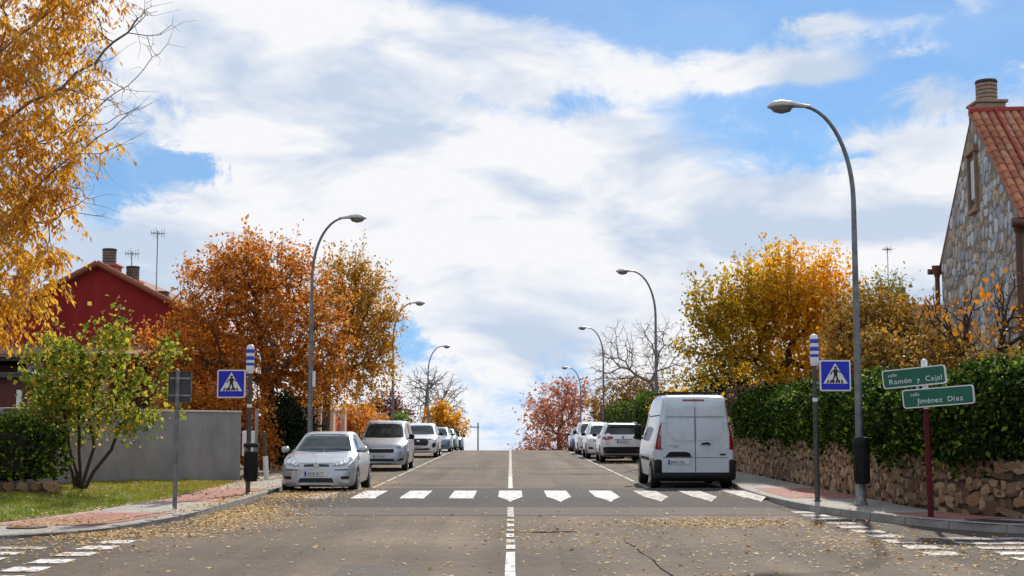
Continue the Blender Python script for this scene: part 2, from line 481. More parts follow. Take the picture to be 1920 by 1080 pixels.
leafmat('leaf_purple', [(0, (.12, .028, .028)), (.5, (.22, .06, .05)), (1, (.34, .12, .07))], .4)
leafmat('leaf_brown', [(0, (.12, .06, .02)), (.45, (.30, .18, .035)), (.8, (.46, .28, .05)), (1, (.66, .27, .03))], .48)
leafmat('leaf_twiggy', [(0, (.13, .08, .065)), (.5, (.22, .145, .12)), (1, (.30, .20, .16))], .2)
leafmat('leaf_sparse', [(0, (.50, .15, .012)), (.5, (.66, .24, .02)), (.9, (.70, .30, .03)), (1, (.50, .03, .03))], .45)
leafmat('leaf_fallen', [(0, (.26, .14, .05)), (.25, (.46, .26, .09)), (.55, (.66, .44, .19)), (.85, (.78, .60, .34)), (1, (.82, .70, .50))], .2, .8)
leafmat('grass_blade', [(0, (.10, .19, .012)), (.45, (.20, .28, .022)), (.8, (.36, .30, .05)), (1, (.46, .32, .10))], .45)


# ------------------------------------------------------------------ lettering shapes
GLYPH = {}


def make_glyphs(chars, size, extrude=.002):
    obs = []
    for ch in sorted(set(chars.replace(' ', ''))):
        cu = bpy.data.curves.new('glyph', 'FONT'); cu.body = ch; cu.size = size; cu.extrude = extrude; cu.resolution_u = 3
        ob = bpy.data.objects.new('glyph', cu); COL.objects.link(ob); obs.append((ch, ob, cu))
    dg = bpy.context.evaluated_depsgraph_get()
    for ch, ob, cu in obs:
        me = bpy.data.meshes.new_from_object(ob.evaluated_get(dg)); me.name = 'letter'; me.materials.clear()
        GLYPH[ch, size] = me
    for ch, ob, cu in obs:
        bpy.data.objects.remove(ob); bpy.data.curves.remove(cu)


make_glyphs('0058 BCT4175 JHC6390 LTK8845 JXL2741 KPD', .098)
make_glyphs('calle', .075)
make_glyphs('Ramón y Cajal Jiménez Díaz', .118)

# ------------------------------------------------------------------ ground, road, pavements


def sheet(name, xs, ys, z, m, zf=None):
    b = MB()
    for y in ys:
        for x in xs: b.v.append((x, y, (zf(x, y) if zf else H(y)) + z))
    n = len(xs)
    for j in range(len(ys) - 1):
        for i in range(n - 1):
            b.f.append((j * n + i, j * n + i + 1, (j + 1) * n + i + 1, (j + 1) * n + i))
    me = bpy.data.meshes.new(name); me.from_pydata(b.v, [], b.f); me.update()
    o = link(name, me, MATS[m])
    return tag(o, kind='structure')


YS = [-30, 0, 12] + list(range(16, 80, 4)) + list(range(80, 160, 2))
ground = sheet('ground', [-900, -200, -60, -20, -8, 8, 20, 60, 200, 900], [-200] + YS + [180, 220, 300, 450, 600, 1200, 2500], -.07, 'soil')
HUMP = [(26.6, 0), (27.0, .012), (27.9, .085), (28.3, .1), (32.2, .1), (32.6, .085), (33.4, .012), (33.8, 0)]


def hump(y):
    return float(np.interp(y, [a for a, _ in HUMP], [b for _, b in HUMP]))


sheet('side_street', [-70, -5.1, 5.1, 70], [-30, 0, 10, 24], -.004, 'asphalt_dark')
sheet('road', [-5.2, -3, 0, 3, 5.2], [-30, 0, 12, 16, 20, 24], 0.0, 'asphalt')
sheet('carriageway', [-5.75, -3, 0, 3, 5.75], [24] + [y for y in YS if y > 24], 0.0, 'asphalt')
sheet('asphalt_patch_and_shade', [-5.1, -2, 2, 5.05], [24.3, 26.6], .004, 'asphalt_patch_and_shade')
sheet('gutter_strip', [4.95, 5.75], [20.5, 24, 26.6], .0025, 'asphalt_dark')
sheet('gutter_strip', [-5.75, -4.95], [20.5, 24, 26.6], .0025, 'asphalt_dark')
# raised crossing
b = MB()
xs = [-5.3, -5.0, 5.0, 5.3]
for y, z in HUMP:
    for x in xs: b.v.append((x, y, .006 + z * (1 if abs(x) < 5.1 else .3)))
for j in range(len(HUMP) - 1):
    for i in range(3): b.f.append((j * 4 + i, j * 4 + i + 1, j * 4 + 5 + i, j * 4 + 4 + i))
tag(b.build('raised_crossing', MATS['asphalt_hump'], smooth=True, angle=60), kind='structure')


def resample(pts, step):
    P = [Vector((p[0], p[1])) for p in pts]
    out = [P[0]]; acc = 0.0
    for a, c in zip(P, P[1:]):
        L = (c - a).length; t = step - acc
        while t <= L:
            out.append(a + (c - a) * (t / L)); t += step
        acc = (acc + L) % step if L > 0 else acc
    return out


def smooth_poly(pts, it=2):
    for _ in range(it):
        q = [pts[0]]
        for a, c in zip(pts, pts[1:]):
            q.append((a[0] * .75 + c[0] * .25, a[1] * .75 + c[1] * .25)); q.append((a[0] * .25 + c[0] * .75, a[1] * .25 + c[1] * .75))
        q.append(pts[-1]); pts = q
    return pts


KR = [(5.65, 130), (5.65, 100), (5.65, 70), (5.65, 50), (5.65, 36), (5.6, 34), (5.34, 32), (5.28, 29.5), (5.3, 27.5), (5.42, 25.6), (5.75, 24.0), (6.15, 22.6), (6.6, 21.4), (7.3, 20.35), (8.6, 19.75), (11, 19.6), (40, 19.6)]
IR = [(7.15, 130), (7.15, 100), (7.15, 70), (7.15, 50), (7.15, 36), (7.15, 34), (7.15, 32), (7.15, 29.5), (7.15, 27.5), (7.15, 25.3), (7.3, 23.6), (7.6, 22.5), (8.0, 21.75), (8.7, 21.2), (9.6, 21.0), (11.5, 20.9), (40, 20.9)]
KL = [(-5.65, 130), (-5.65, 100), (-5.65, 70), (-5.65, 50), (-5.65, 36), (-5.6, 34), (-5.36, 32), (-5.3, 29.5), (-5.3, 26), (-5.4, 23.4), (-5.75, 21.8), (-6.1, 20.6), (-6.8, 19.6), (-8.0, 19.0), (-11, 18.8), (-40, 18.8)]
IL = [(-7.3, 130), (-7.3, 100), (-7.3, 70), (-7.3, 50), (-7.1, 36), (-6.95, 34), (-6.9, 32), (-6.85, 29.5), (-6.85, 27), (-7.1, 25), (-7.4, 23.5), (-7.8, 22.2), (-8.4, 21.3), (-9.2, 20.9), (-11, 20.8), (-40, 20.8)]


def kerb_drop(x, y):
    """how far the kerb is lowered at the left corner"""
    return -.085 * float(np.interp(y, [20.5, 25.5], [1, 0])) if x < 0 else 0.0


def make_pavement(name, K, I, side, redzones):
    K = smooth_poly(K); I = smooth_poly(I)
    b = MB()
    cols = 4
    for k, i in zip(K, I):
        for c in range(cols + 1):
            t = c / cols
            x = k[0] * (1 - t) + i[0] * t; y = k[1] * (1 - t) + i[1] * t
            b.v.append((x, y, H(y) + .122 + kerb_drop(x, y)))
    for j in range(len(K) - 1):
        for c in range(cols):
            a = j * (cols + 1) + c
            q = (a, a + 1, a + cols + 2, a + cols + 1)
            b.f.append(q if side > 0 else q[::-1])
    me = bpy.data.meshes.new(name); me.from_pydata(b.v, [], b.f); me.update()
    o = tag(link(name, me, MATS['paving_grey']), kind='structure')
    # kerb stones, one by one
    pts = resample(K, 1.0)
    shared = MB().box(-.49, .49, 0, .15, -.2, .13, .012).mesh('kerb_stone')
    shared.materials.append(MATS['kerb'])
    dark = .0
    for a, c in zip(pts, pts[1:]):
        mid = (a + c) / 2
        if mid.y > 105 or abs(mid.x) > 20: continue
        d = (c - a)
        ang = math.atan2(d.y, d.x)
        s = link('kerb_stone', shared, None, o, (mid.x, mid.y, H(mid.y) + kerb_drop(mid.x, mid.y) + random.uniform(-.004, .004)))
        s.rotation_euler = (0, 0, ang if side < 0 else ang)
        # stone body lies on the pavement side
        nrm = Vector((-d.y, d.x)).normalized()
        if (nrm.x > 0) != (side > 0): s.rotation_euler = (0, 0, ang + math.pi)
    # red tactile paving laid into the grey
    for y0, y1, f0, f1 in redzones:
        b = MB()
        Ky = sorted(K, key=lambda p: p[1]); Iy = sorted(I, key=lambda p: p[1])
        n = 14
        for q in range(n + 1):
            y = y0 + (y1 - y0) * q / n
            xk = float(np.interp(y, [p[1] for p in Ky], [p[0] for p in Ky])); xi = float(np.interp(y, [p[1] for p in Iy], [p[0] for p in Iy]))
            for f in (f0, .5 * (f0 + f1), f1): b.v.append((xk + (xi - xk) * f, y, .128 + kerb_drop(xk, y)))
        for q in range(n):
            b.f += [(3 * q, 3 * q + 1, 3 * q + 4, 3 * q + 3), (3 * q + 1, 3 * q + 2, 3 * q + 5, 3 * q + 4)]
        rz = b.build('red_paving', MATS['paving_red'], o)
    return o


pav_r = make_pavement('pavement_right', KR, IR, 1, [(27.6, 31.9, .16, .95), (21.6, 23.2, .2, .95)])
pav_l = make_pavement('pavement_left', KL, IL, -1, [(26.4, 31.8, .16, .95), (21.2, 23.6, .16, .9)])
# red corner paving on the side street arms
for sx, x0, x1, par in ((1, 8.7, 20, pav_r), (-1, 8.4, 20, pav_l)):
    zr = .128 + kerb_drop(sx, 19)
    b = MB(); b.add([(sx * x0, 20.0 if sx > 0 else 19.2, zr), (sx * x1, 19.85 if sx > 0 else 19.05, zr), (sx * x1, 20.7, zr), (sx * x0, 20.9 if sx > 0 else 20.8, zr)], [(0, 1, 2, 3)])
    b.build('red_paving', MATS['paving_red'], par)

# ------------------------------------------------------------------ markings


def strip(b, x0, x1, y0, y1, z=.006, rag=0.0):
    rnd = random.uniform
    n = max(1, int((y1 - y0) / 2.0))
    base = len(b.v)
    for q in range(n + 1):
        y = y0 + (y1 - y0) * q / n
        zz = (H(y) if y > 40 else hump(y)) + z
        b.v.append((x0 + rnd(-rag, rag), y, zz)); b.v.append((x1 + rnd(-rag, rag), y, zz))
    for q in range(n):
        a = base + 2 * q
        b.f.append((a, a + 1, a + 3, a + 2))


random.seed(3)
cl = bpy.data.objects.new('centre_line', None); COL.objects.link(cl); tag(cl, kind='structure')
segs = [(-10, 17.35, 'road_paint'), (17.75, 18.35, 'road_paint'), (18.7, 19.2, 'worn_and_shaded_paint'), (19.6, 20.2, 'road_paint'), (20.7, 21.1, 'worn_and_shaded_paint'), (21.6, 22.2, 'road_paint'), (22.8, 23.3, 'worn_and_shaded_paint'), (23.8, 26.6, 'worn_and_shaded_paint'), (33.8, 42, 'road_paint'), (42, 120, 'worn_and_shaded_paint')]
for y0, y1, m in segs:
    b = MB(); strip(b, -.058, .058, y0, y1, .0085, .006)
    b.build('line_segment', MATS[m], cl)
zc = bpy.data.objects.new('zebra_crossing', None); COL.objects.link(zc); tag(zc, kind='structure')
for k in range(-4, 6):
    b = MB()
    x0, x1 = k - .25, k + .25
    zt = .1 + .0105
    if k < 0:
        vs = [(x0, 28.0, zt - .012), (x1, 28.0, zt - .012), (x1, 28.32, zt), (x1, 31.0, zt), (x0, 31.0, zt), (x0, 28.32, zt)]
        fs = [(0, 1, 2, 5), (5, 2, 3, 4)]
    else:   # shark-tooth end painted on the ramp
        vs = [(x0, 31.0, zt), (x1, 31.0, zt)]; fs = []
        for yy, hw in ((28.32, .25), (28.1, .19), (27.9, .13), (27.7, .07), (27.46, .002)):
            vs += [(k - hw, yy, hump(yy) + .012), (k + hw, yy, hump(yy) + .012)]
        for q in range(5): fs.append((2 * q, 2 * q + 1, 2 * q + 3, 2 * q + 2))
    b.add(vs, fs)
    b.build('stripe', MATS['road_paint' if -4 < k < 3 else 'worn_and_shaded_paint'], zc)  # right-hand stripes duller: the van's shade is put into their colour
for sx, nm in ((-1, 'parking_line_left'), (1, 'parking_line_right')):
    o = bpy.data.objects.new(nm, None); COL.objects.link(o); tag(o, kind='structure')
    y = 34.5
    while y < 110:
        b = MB(); L = 3.4 if y < 60 else 6
        strip(b, sx * 3.45 - .05, sx * 3.45 + .05, y, y + L, .006, .004)
        b.build('line_segment', MATS['worn_and_shaded_paint'], o); y += L + .5
    e = bpy.data.objects.new('edge_line_left' if sx < 0 else 'edge_line_right', None); COL.objects.link(e); tag(e, kind='structure')
    y = 14.2 if sx < 0 else 16.9
    while y < (19.3 if sx < 0 else 25.0):
        b = MB(); strip(b, sx * 5.35 - .22, sx * 5.35 + .22, y, y + .5, .006, .01)
        b.build('dash', MATS['road_paint' if sx < 0 else 'worn_and_shaded_paint'], e); y += .88
    c = bpy.data.objects.new('side_crossing_left' if sx < 0 else 'side_crossing_right', None); COL.objects.link(c); tag(c, kind='structure')
    y = 12.0
    while y < (18.4 if sx < 0 else 19.4):
        b = MB(); a0, a1 = sorted((sx * (6.05 + random.uniform(-.05, .05)), sx * 10.6))
        strip(b, a0, a1, y, y + .36, .004, .01)
        b.build('stripe', MATS['road_paint' if y < 17.3 else 'worn_and_shaded_paint'], c); y += .72


def crack(pts, w0, name='tar_seam'):
    b = MB()
    q = smooth_poly(pts, 2)
    for i, p in enumerate(q):
        w = w0 * (.5 + random.random())
        b.v += [(p[0] - w, p[1], .0062), (p[0] + w, p[1], .0062)]
    for i in range(len(q) - 1): b.f.append((2 * i, 2 * i + 1, 2 * i + 3, 2 * i + 2))
    return tag(b.build(name, MATS['tar']), kind='structure')


random.seed(8)
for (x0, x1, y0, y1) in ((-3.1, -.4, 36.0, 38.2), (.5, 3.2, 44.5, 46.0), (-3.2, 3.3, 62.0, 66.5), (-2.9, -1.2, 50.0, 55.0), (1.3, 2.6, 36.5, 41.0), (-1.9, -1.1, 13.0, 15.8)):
    sheet('asphalt_patch_and_shade', [x0, x1], [y0, y1], .004, 'asphalt_patch_and_shade')  # repair patches; the full-width one paints a shade band across the road
crack([(1.75, 13.5), (1.72, 14.6), (1.66, 15.6), (1.7, 16.4), (1.62, 17.2), (1.64, 18.0), (1.56, 18.8)], .008)
b = MB()
b.add([(.12, 20.55, .0062), (.45, 20.42, .0062), (.8, 20.5, .0062), (1.05, 20.58, .0062), (.85, 20.66, .0062), (.5, 20.62, .0062)], [(0, 1, 2, 3, 4, 5)])
tag(b.build('tar_seam', MATS['tar']), kind='structure')
# iron covers and a drain
for (x, y, r, lab) in ((-7.3, 20.9, .3, 'round iron manhole cover in the red pavement near the grass verge'),):
    o = MB().lathe([(r, .118), (r, .1345), (r - .03, .1375), (r - .05, .1345), (.001, .1345)], 24).build('manhole_cover', MATS['cast_iron'], None, loc=(x, y, kerb_drop(x, y)))
    tag(o, lab, 'manhole cover')
b = MB(); b.prism([(7.0, 21.3), (7.25, 20.75), (7.9, 20.3), (8.25, 20.5), (7.75, 20.95), (7.35, 21.4)], .1, .136, 'xy')
tag(b.build('drain_cover', MATS['cast_iron']), 'dark iron drain cover at the right corner kerb below the street signs', 'drain')

# grass verge on the left
VERGE = [(-7.0, 35.5), (-6.92, 33), (-6.9, 29.5), (-6.9, 27), (-7.15, 25), (-7.45, 23.5), (-7.85, 22.2), (-8.45, 21.35), (-9.2, 20.95), (-11, 20.85), (-24, 20.85)]


def vz(x, y):
    xe = float(np.interp(y, [p[1] for p in VERGE[::-1]], [p[0] for p in VERGE[::-1]]))
    return .118 + kerb_drop(-1, y) + min(.16, max(0, (xe - x)) * .07) + .02 * math.sin(x * 3.1) * math.sin(y * 2.3)


b = MB()
for (x, y) in VERGE:
    for q in range(9):
        t = q / 8
        X = x + (-16 - x) * t if x > -16 else x - 8 * t
        Y = y if y > 22 else y + 6 * t
        b.v.append((X, Y, vz(X, Y)))
for j in range(len(VERGE) - 1):
    for q in range(8):
        a = j * 9 + q
        b.f.append((a, a + 9, a + 10, a + 1))
tag(b.build('verge', MATS['lawn'], smooth=True), kind='structure')

# ------------------------------------------------------------------ vegetation tools


def leaf_object(name, C, D, L, W, tint, m, parent=None, rng=None, nrm=None):
    """one mesh of many folded leaf blades (C centres, D long axes)"""
    n = len(C)
    D = D / np.maximum(np.linalg.norm(D, axis=1, keepdims=True), 1e-6)
    A = rng.normal(size=(n, 3)) if nrm is None else np.cross(D, nrm) + rng.normal(size=(n, 3)) * .25
    S = A - D * np.sum(A * D, axis=1, keepdims=True)
    S /= np.maximum(np.linalg.norm(S, axis=1, keepdims=True), 1e-6)
    Nn = np.cross(D, S)
    L = np.asarray(L).reshape(-1, 1); W = np.asarray(W).reshape(-1, 1)
    V = np.empty((n, 4, 3))
    V[:, 0] = C - D * L * .5
    V[:, 1] = C + S * W * .5 - D * L * .05 + Nn * W * .18
    V[:, 2] = C + D * L * .5
    V[:, 3] = C - S * W * .5 - D * L * .05 + Nn * W * .18
    me = bpy.data.meshes.new(name)
    me.vertices.add(n * 4); me.vertices.foreach_set('co', V.reshape(-1).astype(np.float32))
    me.loops.add(n * 4); me.loops.foreach_set('vertex_index', np.arange(n * 4, dtype=np.int32))
    me.polygons.add(n)
    me.polygons.foreach_set('loop_start', np.arange(0, n * 4, 4, dtype=np.int32))
    try: me.polygons.foreach_set('loop_total', np.full(n, 4, dtype=np.int32))
    except Exception: pass
    a = me.attributes.new('tint', 'FLOAT', 'FACE')
    a.data.foreach_set('value', np.clip(tint, 0, 1).astype(np.float32))
    me.update(calc_edges=True)
    return link(name, me, MATS[m], parent)


def grow(tips, root, first, r_tip, rng, expo=.48, wob=.12, tmin=.34, tmax=.5):
    """branch skeleton reaching every tip; returns segments (p0, p1, r0, r1) and the last twig of every tip"""
    segs = []; last = [None] * len(tips)
    rad = lambda n: r_tip * n ** expo

    def limb(p, q, r0, r1, sag):
        d = (q - p); L = np.linalg.norm(d)
        k = 1 if L < .35 else (2 if L < 1.2 else 3)
        off = rng.normal(size=3) * L * sag
        prev = p
        for i in range(1, k + 1):
            t = i / k
            c = p + d * t + off * math.sin(math.pi * t)
            segs.append((prev, c, r0 + (r1 - r0) * (i - 1) / k, r0 + (r1 - r0) * t))
            prev = c

    def rec(p, idx, r0):
        n = len(idx)
        if n == 1:
            q = tips[idx[0]]
            limb(p, q, r0, r_tip * .5, wob)
            last[idx[0]] = (p, q)
            return
        T = tips[idx]
        c = T.mean(0)
        t = rng.uniform(tmin, tmax)
        node = p + (c - p) * t + rng.normal(size=3) * np.linalg.norm(c - p) * wob * .5
        r1 = rad(n)
        limb(p, node, r0, r1, wob * .6)
        dirs = T - node
        dirs = dirs / np.maximum(np.linalg.norm(dirs, axis=1, keepdims=True), 1e-6)
        k = 2 if n < 12 or rng.random() < .6 else 3
        k = min(k, n)
        cen = dirs[rng.choice(n, k, replace=False)]
        for _ in range(4):
            a = np.argmax(dirs @ cen.T, axis=1)
            for j in range(k):
                if np.any(a == j):
                    v = dirs[a == j].mean(0); cen[j] = v / max(np.linalg.norm(v), 1e-6)
        groups = [idx[a == j] for j in range(k) if np.any(a == j)]
        if len(groups) == 1:
            h = n // 2; groups = [idx[:h], idx[h:]]
        for g in groups: rec(node, g, min(r1, rad(len(g)) * 1.15))
    r0 = rad(len(tips)) * 1.25
    limb(np.array(root, float), np.array(first, float), r0, rad(len(tips)), .03)
    rec(np.array(first, float), np.arange(len(tips)), rad(len(tips)))
    return segs, last


def twig_object(name, segs, m, parent, kmax=7):
    P0 = np.array([s[0] for s in segs]); P1 = np.array([s[1] for s in segs])
    r0 = np.array([s[2] for s in segs]); r1 = np.array([s[3] for s in segs])
    V = []; F = []; off = 0
    for lo, hi, k in ((0, .012, 3), (.012, .05, 5), (.05, 9, 9)):
        sel = (r0 >= lo) & (r0 < hi)
        if not np.any(sel): continue
        a, c, ra, rb = P0[sel], P1[sel], r0[sel], r1[sel]
        d = c - a; d /= np.maximum(np.linalg.norm(d, axis=1, keepdims=True), 1e-6)
        h = np.where(np.abs(d[:, :1]) < .9, np.array([[1., 0, 0]]), np.array([[0, 1., 0]]))
        u = np.cross(d, h); u /= np.linalg.norm(u, axis=1, keepdims=True)
        w = np.cross(d, u)
        t = np.arange(k) * 2 * np.pi / k
        ring = u[:, None, :] * np.cos(t)[None, :, None] + w[:, None, :] * np.sin(t)[None, :, None]
        A = a[:, None, :] + ring * ra[:, None, None]
        B = (c + d * rb[:, None] * .3)[:, None, :] + ring * rb[:, None, None]
        n = len(a)
        V.append(np.concatenate([A, B], axis=1).reshape(-1, 3))
        base = off + np.arange(n)[:, None] * 2 * k
        q = np.arange(k); q2 = (q + 1) % k
        fs = np.stack([base + q, base + q2, base + q2 + k, base + q + k], axis=-1).reshape(-1, 4)
        F.append(fs); off += n * 2 * k
    V = np.concatenate(V); F = np.concatenate(F).astype(np.int32)
    me = bpy.data.meshes.new(name)
    me.vertices.add(len(V)); me.vertices.foreach_set('co', V.reshape(-1).astype(np.float32))
    me.loops.add(F.size); me.loops.foreach_set('vertex_index', F.reshape(-1))
    me.polygons.add(len(F)); me.polygons.foreach_set('loop_start', np.arange(0, F.size, 4, dtype=np.int32))
    try: me.polygons.foreach_set('loop_total', np.full(len(F), 4, dtype=np.int32))
    except Exception: pass
    me.polygons.foreach_set('use_smooth', np.ones(len(F), dtype=bool))
    me.update(calc_edges=True)
    return link(name, me, MATS[m], parent)


def lobe_points(lobes, n, rng, power=2.2):
    w = np.array([l[3] * l[4] * l[5] * (l[6] if len(l) > 6 else 1) for l in lobes]); w = w / w.sum()
    k = rng.choice(len(lobes), n, p=w)
    d = rng.normal(size=(n, 3)); d /= np.linalg.norm(d, axis=1, keepdims=True)
    r = rng.random((n, 1)) ** (1 / power)
    Lb = np.array([l[:6] for l in lobes])
    return Lb[k, :3] + d * r * Lb[k, 3:6]


def make_tree(name, label, base, lobes, n_tips, leaves, m, bark='bark', seed=1, group=None, leaf=(.10, .05), spread=.22, r_tip=.007, first=None,
              tint=(.5, .25), along=.5, droop=.25, shoots=0.0, shoot_len=1.0, power=2.2, expo=.48, tint_z=0.0, tint_x=0.0, wob=.12, cat='tree', stems=None, sizevar=.6):
    rng = np.random.default_rng(seed)
    bx, by = base; bz = H(by) + (.15 if abs(bx) > 5.6 and by < 60 else 0)
    t = empty(name, (bx, by, bz), 0, label, cat, group)
    O = np.array([bx, by, bz])
    tips = lobe_points(lobes, n_tips, rng, power) - O
    tips[:, 2] = np.maximum(tips[:, 2], .25)
    if first is None: first = (0, 0, min(tips[:, 2].min() + .6, tips[:, 2].mean() * .5))
    if stems:
        segs = []; last = [None] * n_tips
        ang = np.arctan2(tips[:, 1], tips[:, 0] + 1e-6)
        order = np.argsort(tips[:, 0] + rng.normal(size=n_tips) * .35)
        for s_i, g in enumerate(np.array_split(order, stems)):
            c = tips[g].mean(0)
            s, l = grow(tips[g], (c[0] * .04, c[1] * .04 + rng.normal() * .04, -.05), (c[0] * .5, c[1] * .3, c[2] * .40), r_tip, rng, expo, wob)
            segs += s
            for q, i in enumerate(g): last[i] = l[q]
    else:
        segs, last = grow(tips, (0, 0, -.1), first, r_tip, rng, expo, wob)
    C = []; D = []
    P = np.array([l[0] for l in last]); Q = np.array([l[1] for l in last])
    if leaves > 0:
        na = int(leaves * along); nb = leaves - na
        for p_, n_ in ((0, na), (1, nb)):
            for j in range(n_):
                u = rng.random((n_tips, 1)) * .95 + .05 if p_ == 0 else np.ones((n_tips, 1)) * .96
                c = P + (Q - P) * u + rng.normal(size=(n_tips, 3)) * spread * (.45 if p_ == 0 else 1.0)
                C.append(c)
                d = (Q - P); d = d / np.maximum(np.linalg.norm(d, axis=1, keepdims=True), 1e-6)
                D.append(d * .5 + rng.normal(size=(n_tips, 3)) * .75 - np.array([0, 0, droop]) * 2)
    if shoots > 0:
        sel = np.where((tips[:, 2] > np.quantile(tips[:, 2], .55)) & (rng.random(n_tips) < shoots))[0]
        for i in sel:
            h = shoot_len * rng.uniform(.5, 1.2)
            q = Q[i] + np.array([rng.normal() * .1 * h + (Q[i][0]) * .06 * h, rng.normal() * .1 * h, h])
            segs.append((Q[i], q, r_tip * .8, r_tip * .3))
            k = int(h * 26)
            u = rng.random((k, 1))
            C.append(Q[i] + (q - Q[i]) * u + rng.normal(size=(k, 3)) * .085)
            D.append(rng.normal(size=(k, 3)) * .6 + np.array([0, 0, -.5]))
    twig_object('trunk', segs, bark, t)
    if C:
        C = np.concatenate(C); D = np.concatenate(D); n = len(C)
        sz = 1 + rng.normal(size=n) * sizevar * .6; sz = np.clip(sz, .45, 1.7)
        zz = (C[:, 2] - C[:, 2].mean()) / max(C[:, 2].std(), .1); xx = (C[:, 0] - C[:, 0].mean()) / max(C[:, 0].std(), .1)
        ti = tint[0] + rng.normal(size=n) * tint[1] + zz * tint_z + xx * tint_x
        leaf_object('crown', C, D, leaf[0] * sz, leaf[1] * sz, ti, m, t, rng)
    return t


def blob_bush(name, label, boxes, n, m, seed, leaf=(.07, .045), core='twig_dark', group=None, cat='hedge', lump=.12, tint=(.45, .25), parts=('foliage', 'inner_twigs'), loc=None, inset=.16, up=.0):
    """clipped hedge or dense shrub: leaves over the faces of rounded boxes (x0,x1,y0,y1,z0,z1), dark twigs inside"""
    rng = np.random.default_rng(seed)
    b0 = boxes[0]
    O = np.array(loc if loc else ((b0[0] + b0[1]) / 2, (b0[2] + b0[3]) / 2, b0[4]))
    t = empty(name, tuple(O), 0, label, cat, group)
    C = []; D = []
    core_b = MB()
    area = [((b[1] - b[0]) * (b[3] - b[2]) + 2 * (b[5] - b[4]) * (b[1] - b[0] + b[3] - b[2])) for b in boxes]
    for b, a in zip(boxes, area):
        k = int(n * a / sum(area))
        h = np.array([b[1] - b[0], b[3] - b[2], b[5] - b[4]]) / 2; c = np.array([b[0] + b[1], b[2] + b[3], b[4] + b[5]]) / 2
        u = rng.uniform(-1, 1, size=(k, 3))
        fa = np.array([h[1] * h[2], h[0] * h[2], h[0] * h[1]]); fa = fa / fa.sum()
        ax = rng.choice(3, k, p=fa); sg = np.sign(rng.uniform(-1, 1, k))
        u[np.arange(k), ax] = sg
        u[:, 2] = np.where((ax == 2), np.abs(u[:, 2]), u[:, 2])
        nr = np.sign(u) * np.abs(u) ** 6; nr /= np.linalg.norm(nr, axis=1, keepdims=True)
        p = u * h
        ov = np.maximum(np.abs(u) - .86, 0); rr_ = np.sum(ov > 0, axis=1)
        p *= np.where(rr_[:, None] > 1, .965, 1)
        f = np.sin(p[:, :1] * 2.9 + c[0]) * np.sin(p[:, 1:2] * 2.3 + c[1] * 1.7) + .6 * np.sin(p[:, 1:2] * 5.1 + p[:, 2:3] * 6.3)
        p = p + nr * (f * lump * .55 + rng.normal(size=(k, 1)) * lump * .45 - rng.random((k, 1)) ** 3 * lump * 1.5)
        C.append(p + c - O); D.append(nr * .5 + rng.normal(size=(k, 3)) * .7 + np.array([0, 0, up]))
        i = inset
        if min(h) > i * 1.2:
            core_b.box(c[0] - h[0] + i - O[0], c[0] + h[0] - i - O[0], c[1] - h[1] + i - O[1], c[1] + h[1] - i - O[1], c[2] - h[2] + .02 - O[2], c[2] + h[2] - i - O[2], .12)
    C = np.concatenate(C); D = np.concatenate(D); k = len(C)
    sz = np.clip(1 + rng.normal(size=k) * .3, .5, 1.6)
    leaf_object(parts[0], C, D, leaf[0] * sz, leaf[1] * sz, tint[0] + rng.normal(size=k) * tint[1], m, t, rng)
    if core_b.v: core_b.build(parts[1], MATS[core], t)
    return t

# ------------------------------------------------------------------ walls


def stone_mesh(seed, flat=.5):
    """irregular bulging stone, outline about one unit across in xz, bulging towards -y"""
    r = random.Random(seed)
    n = r.choice([6, 7, 8])
    a0 = r.random() * 6.28
    ring = []
    for i in range(n):
        t = a0 + 2 * math.pi * (i + r.uniform(-.25, .25)) / n
        c, s = math.cos(t), math.sin(t)
        q = 1 / max(abs(c), abs(s)) ** .75
        k = .5 * q * r.uniform(.66, 1.14)
        ring.append((c * k, s * k))
    b = MB()
    vs = [(x, .35, z) for x, z in ring] + [(x * .97, -.10, z * .97) for x, z in ring] + [(x * .72 + r.uniform(-.05, .05), -.30 * flat * 2 + r.uniform(-.08, .08), z * .72 + r.uniform(-.05, .05)) for x, z in ring]
    fs = []
    for k in (0, n):
        for i in range(n): fs.append((k + i, k + (i + 1) % n, k + n + (i + 1) % n, k + n + i))
    fs.append(tuple(range(2 * n, 3 * n)))
    b.add(vs, fs)
    return b.mesh('stone')


def lay_stones(frame, rows, parent, mats, seed, limit=300, variants=9, key=None, depth=.12, name='stone', flat=.5):
    """rows: list of (u, z, w, h); frame(u) gives point, yaw. The largest in view become parts, the rest one mass"""
    r = random.Random(seed)
    V = {}
    for m in mats:
        for k in range(variants):
            me = stone_mesh(seed * 100 + k + hash(m) % 7 * 17 * 0, flat).copy()
            me.materials.append(MATS[m]); V[m, k] = me
    rows = sorted(rows, key=key) if key else rows
    rest = {m: MB() for m in mats}
    for i, (u, z, w, h) in enumerate(rows):
        p, yaw = frame(u)
        m = r.choice(mats); k = r.randrange(variants)
        sc = Vector((w, depth * r.uniform(.8, 1.35), h)); roll = r.uniform(-.22, .22)
        M = Matrix.Translation((p[0], p[1], z)) @ Matrix.Rotation(yaw, 4, 'Z') @ Matrix.Rotation(roll, 4, 'Y') @ Matrix.Diagonal((*sc, 1))
        if i < limit:
            o = link(name, V[m, k], None, parent)
            o.matrix_local = M
        else:
            src = V[m, k]
            rest[m].add([M @ v.co for v in src.vertices], [tuple(f.vertices) for f in src.polygons])
    allr = MB(); idx = []
    for mi, m in enumerate(mats):
        idx += [mi] * len(rest[m].f); allr.add(rest[m].v, rest[m].f)
    if allr.v:
        me = bpy.data.meshes.new('far_stones'); me.from_pydata(allr.v, [], allr.f)
        for m in mats: me.materials.append(MATS[m])
        me.polygons.foreach_set('material_index', idx); me.update()
        o = link('far_stones', me, None, parent); o['kind'] = 'stuff'


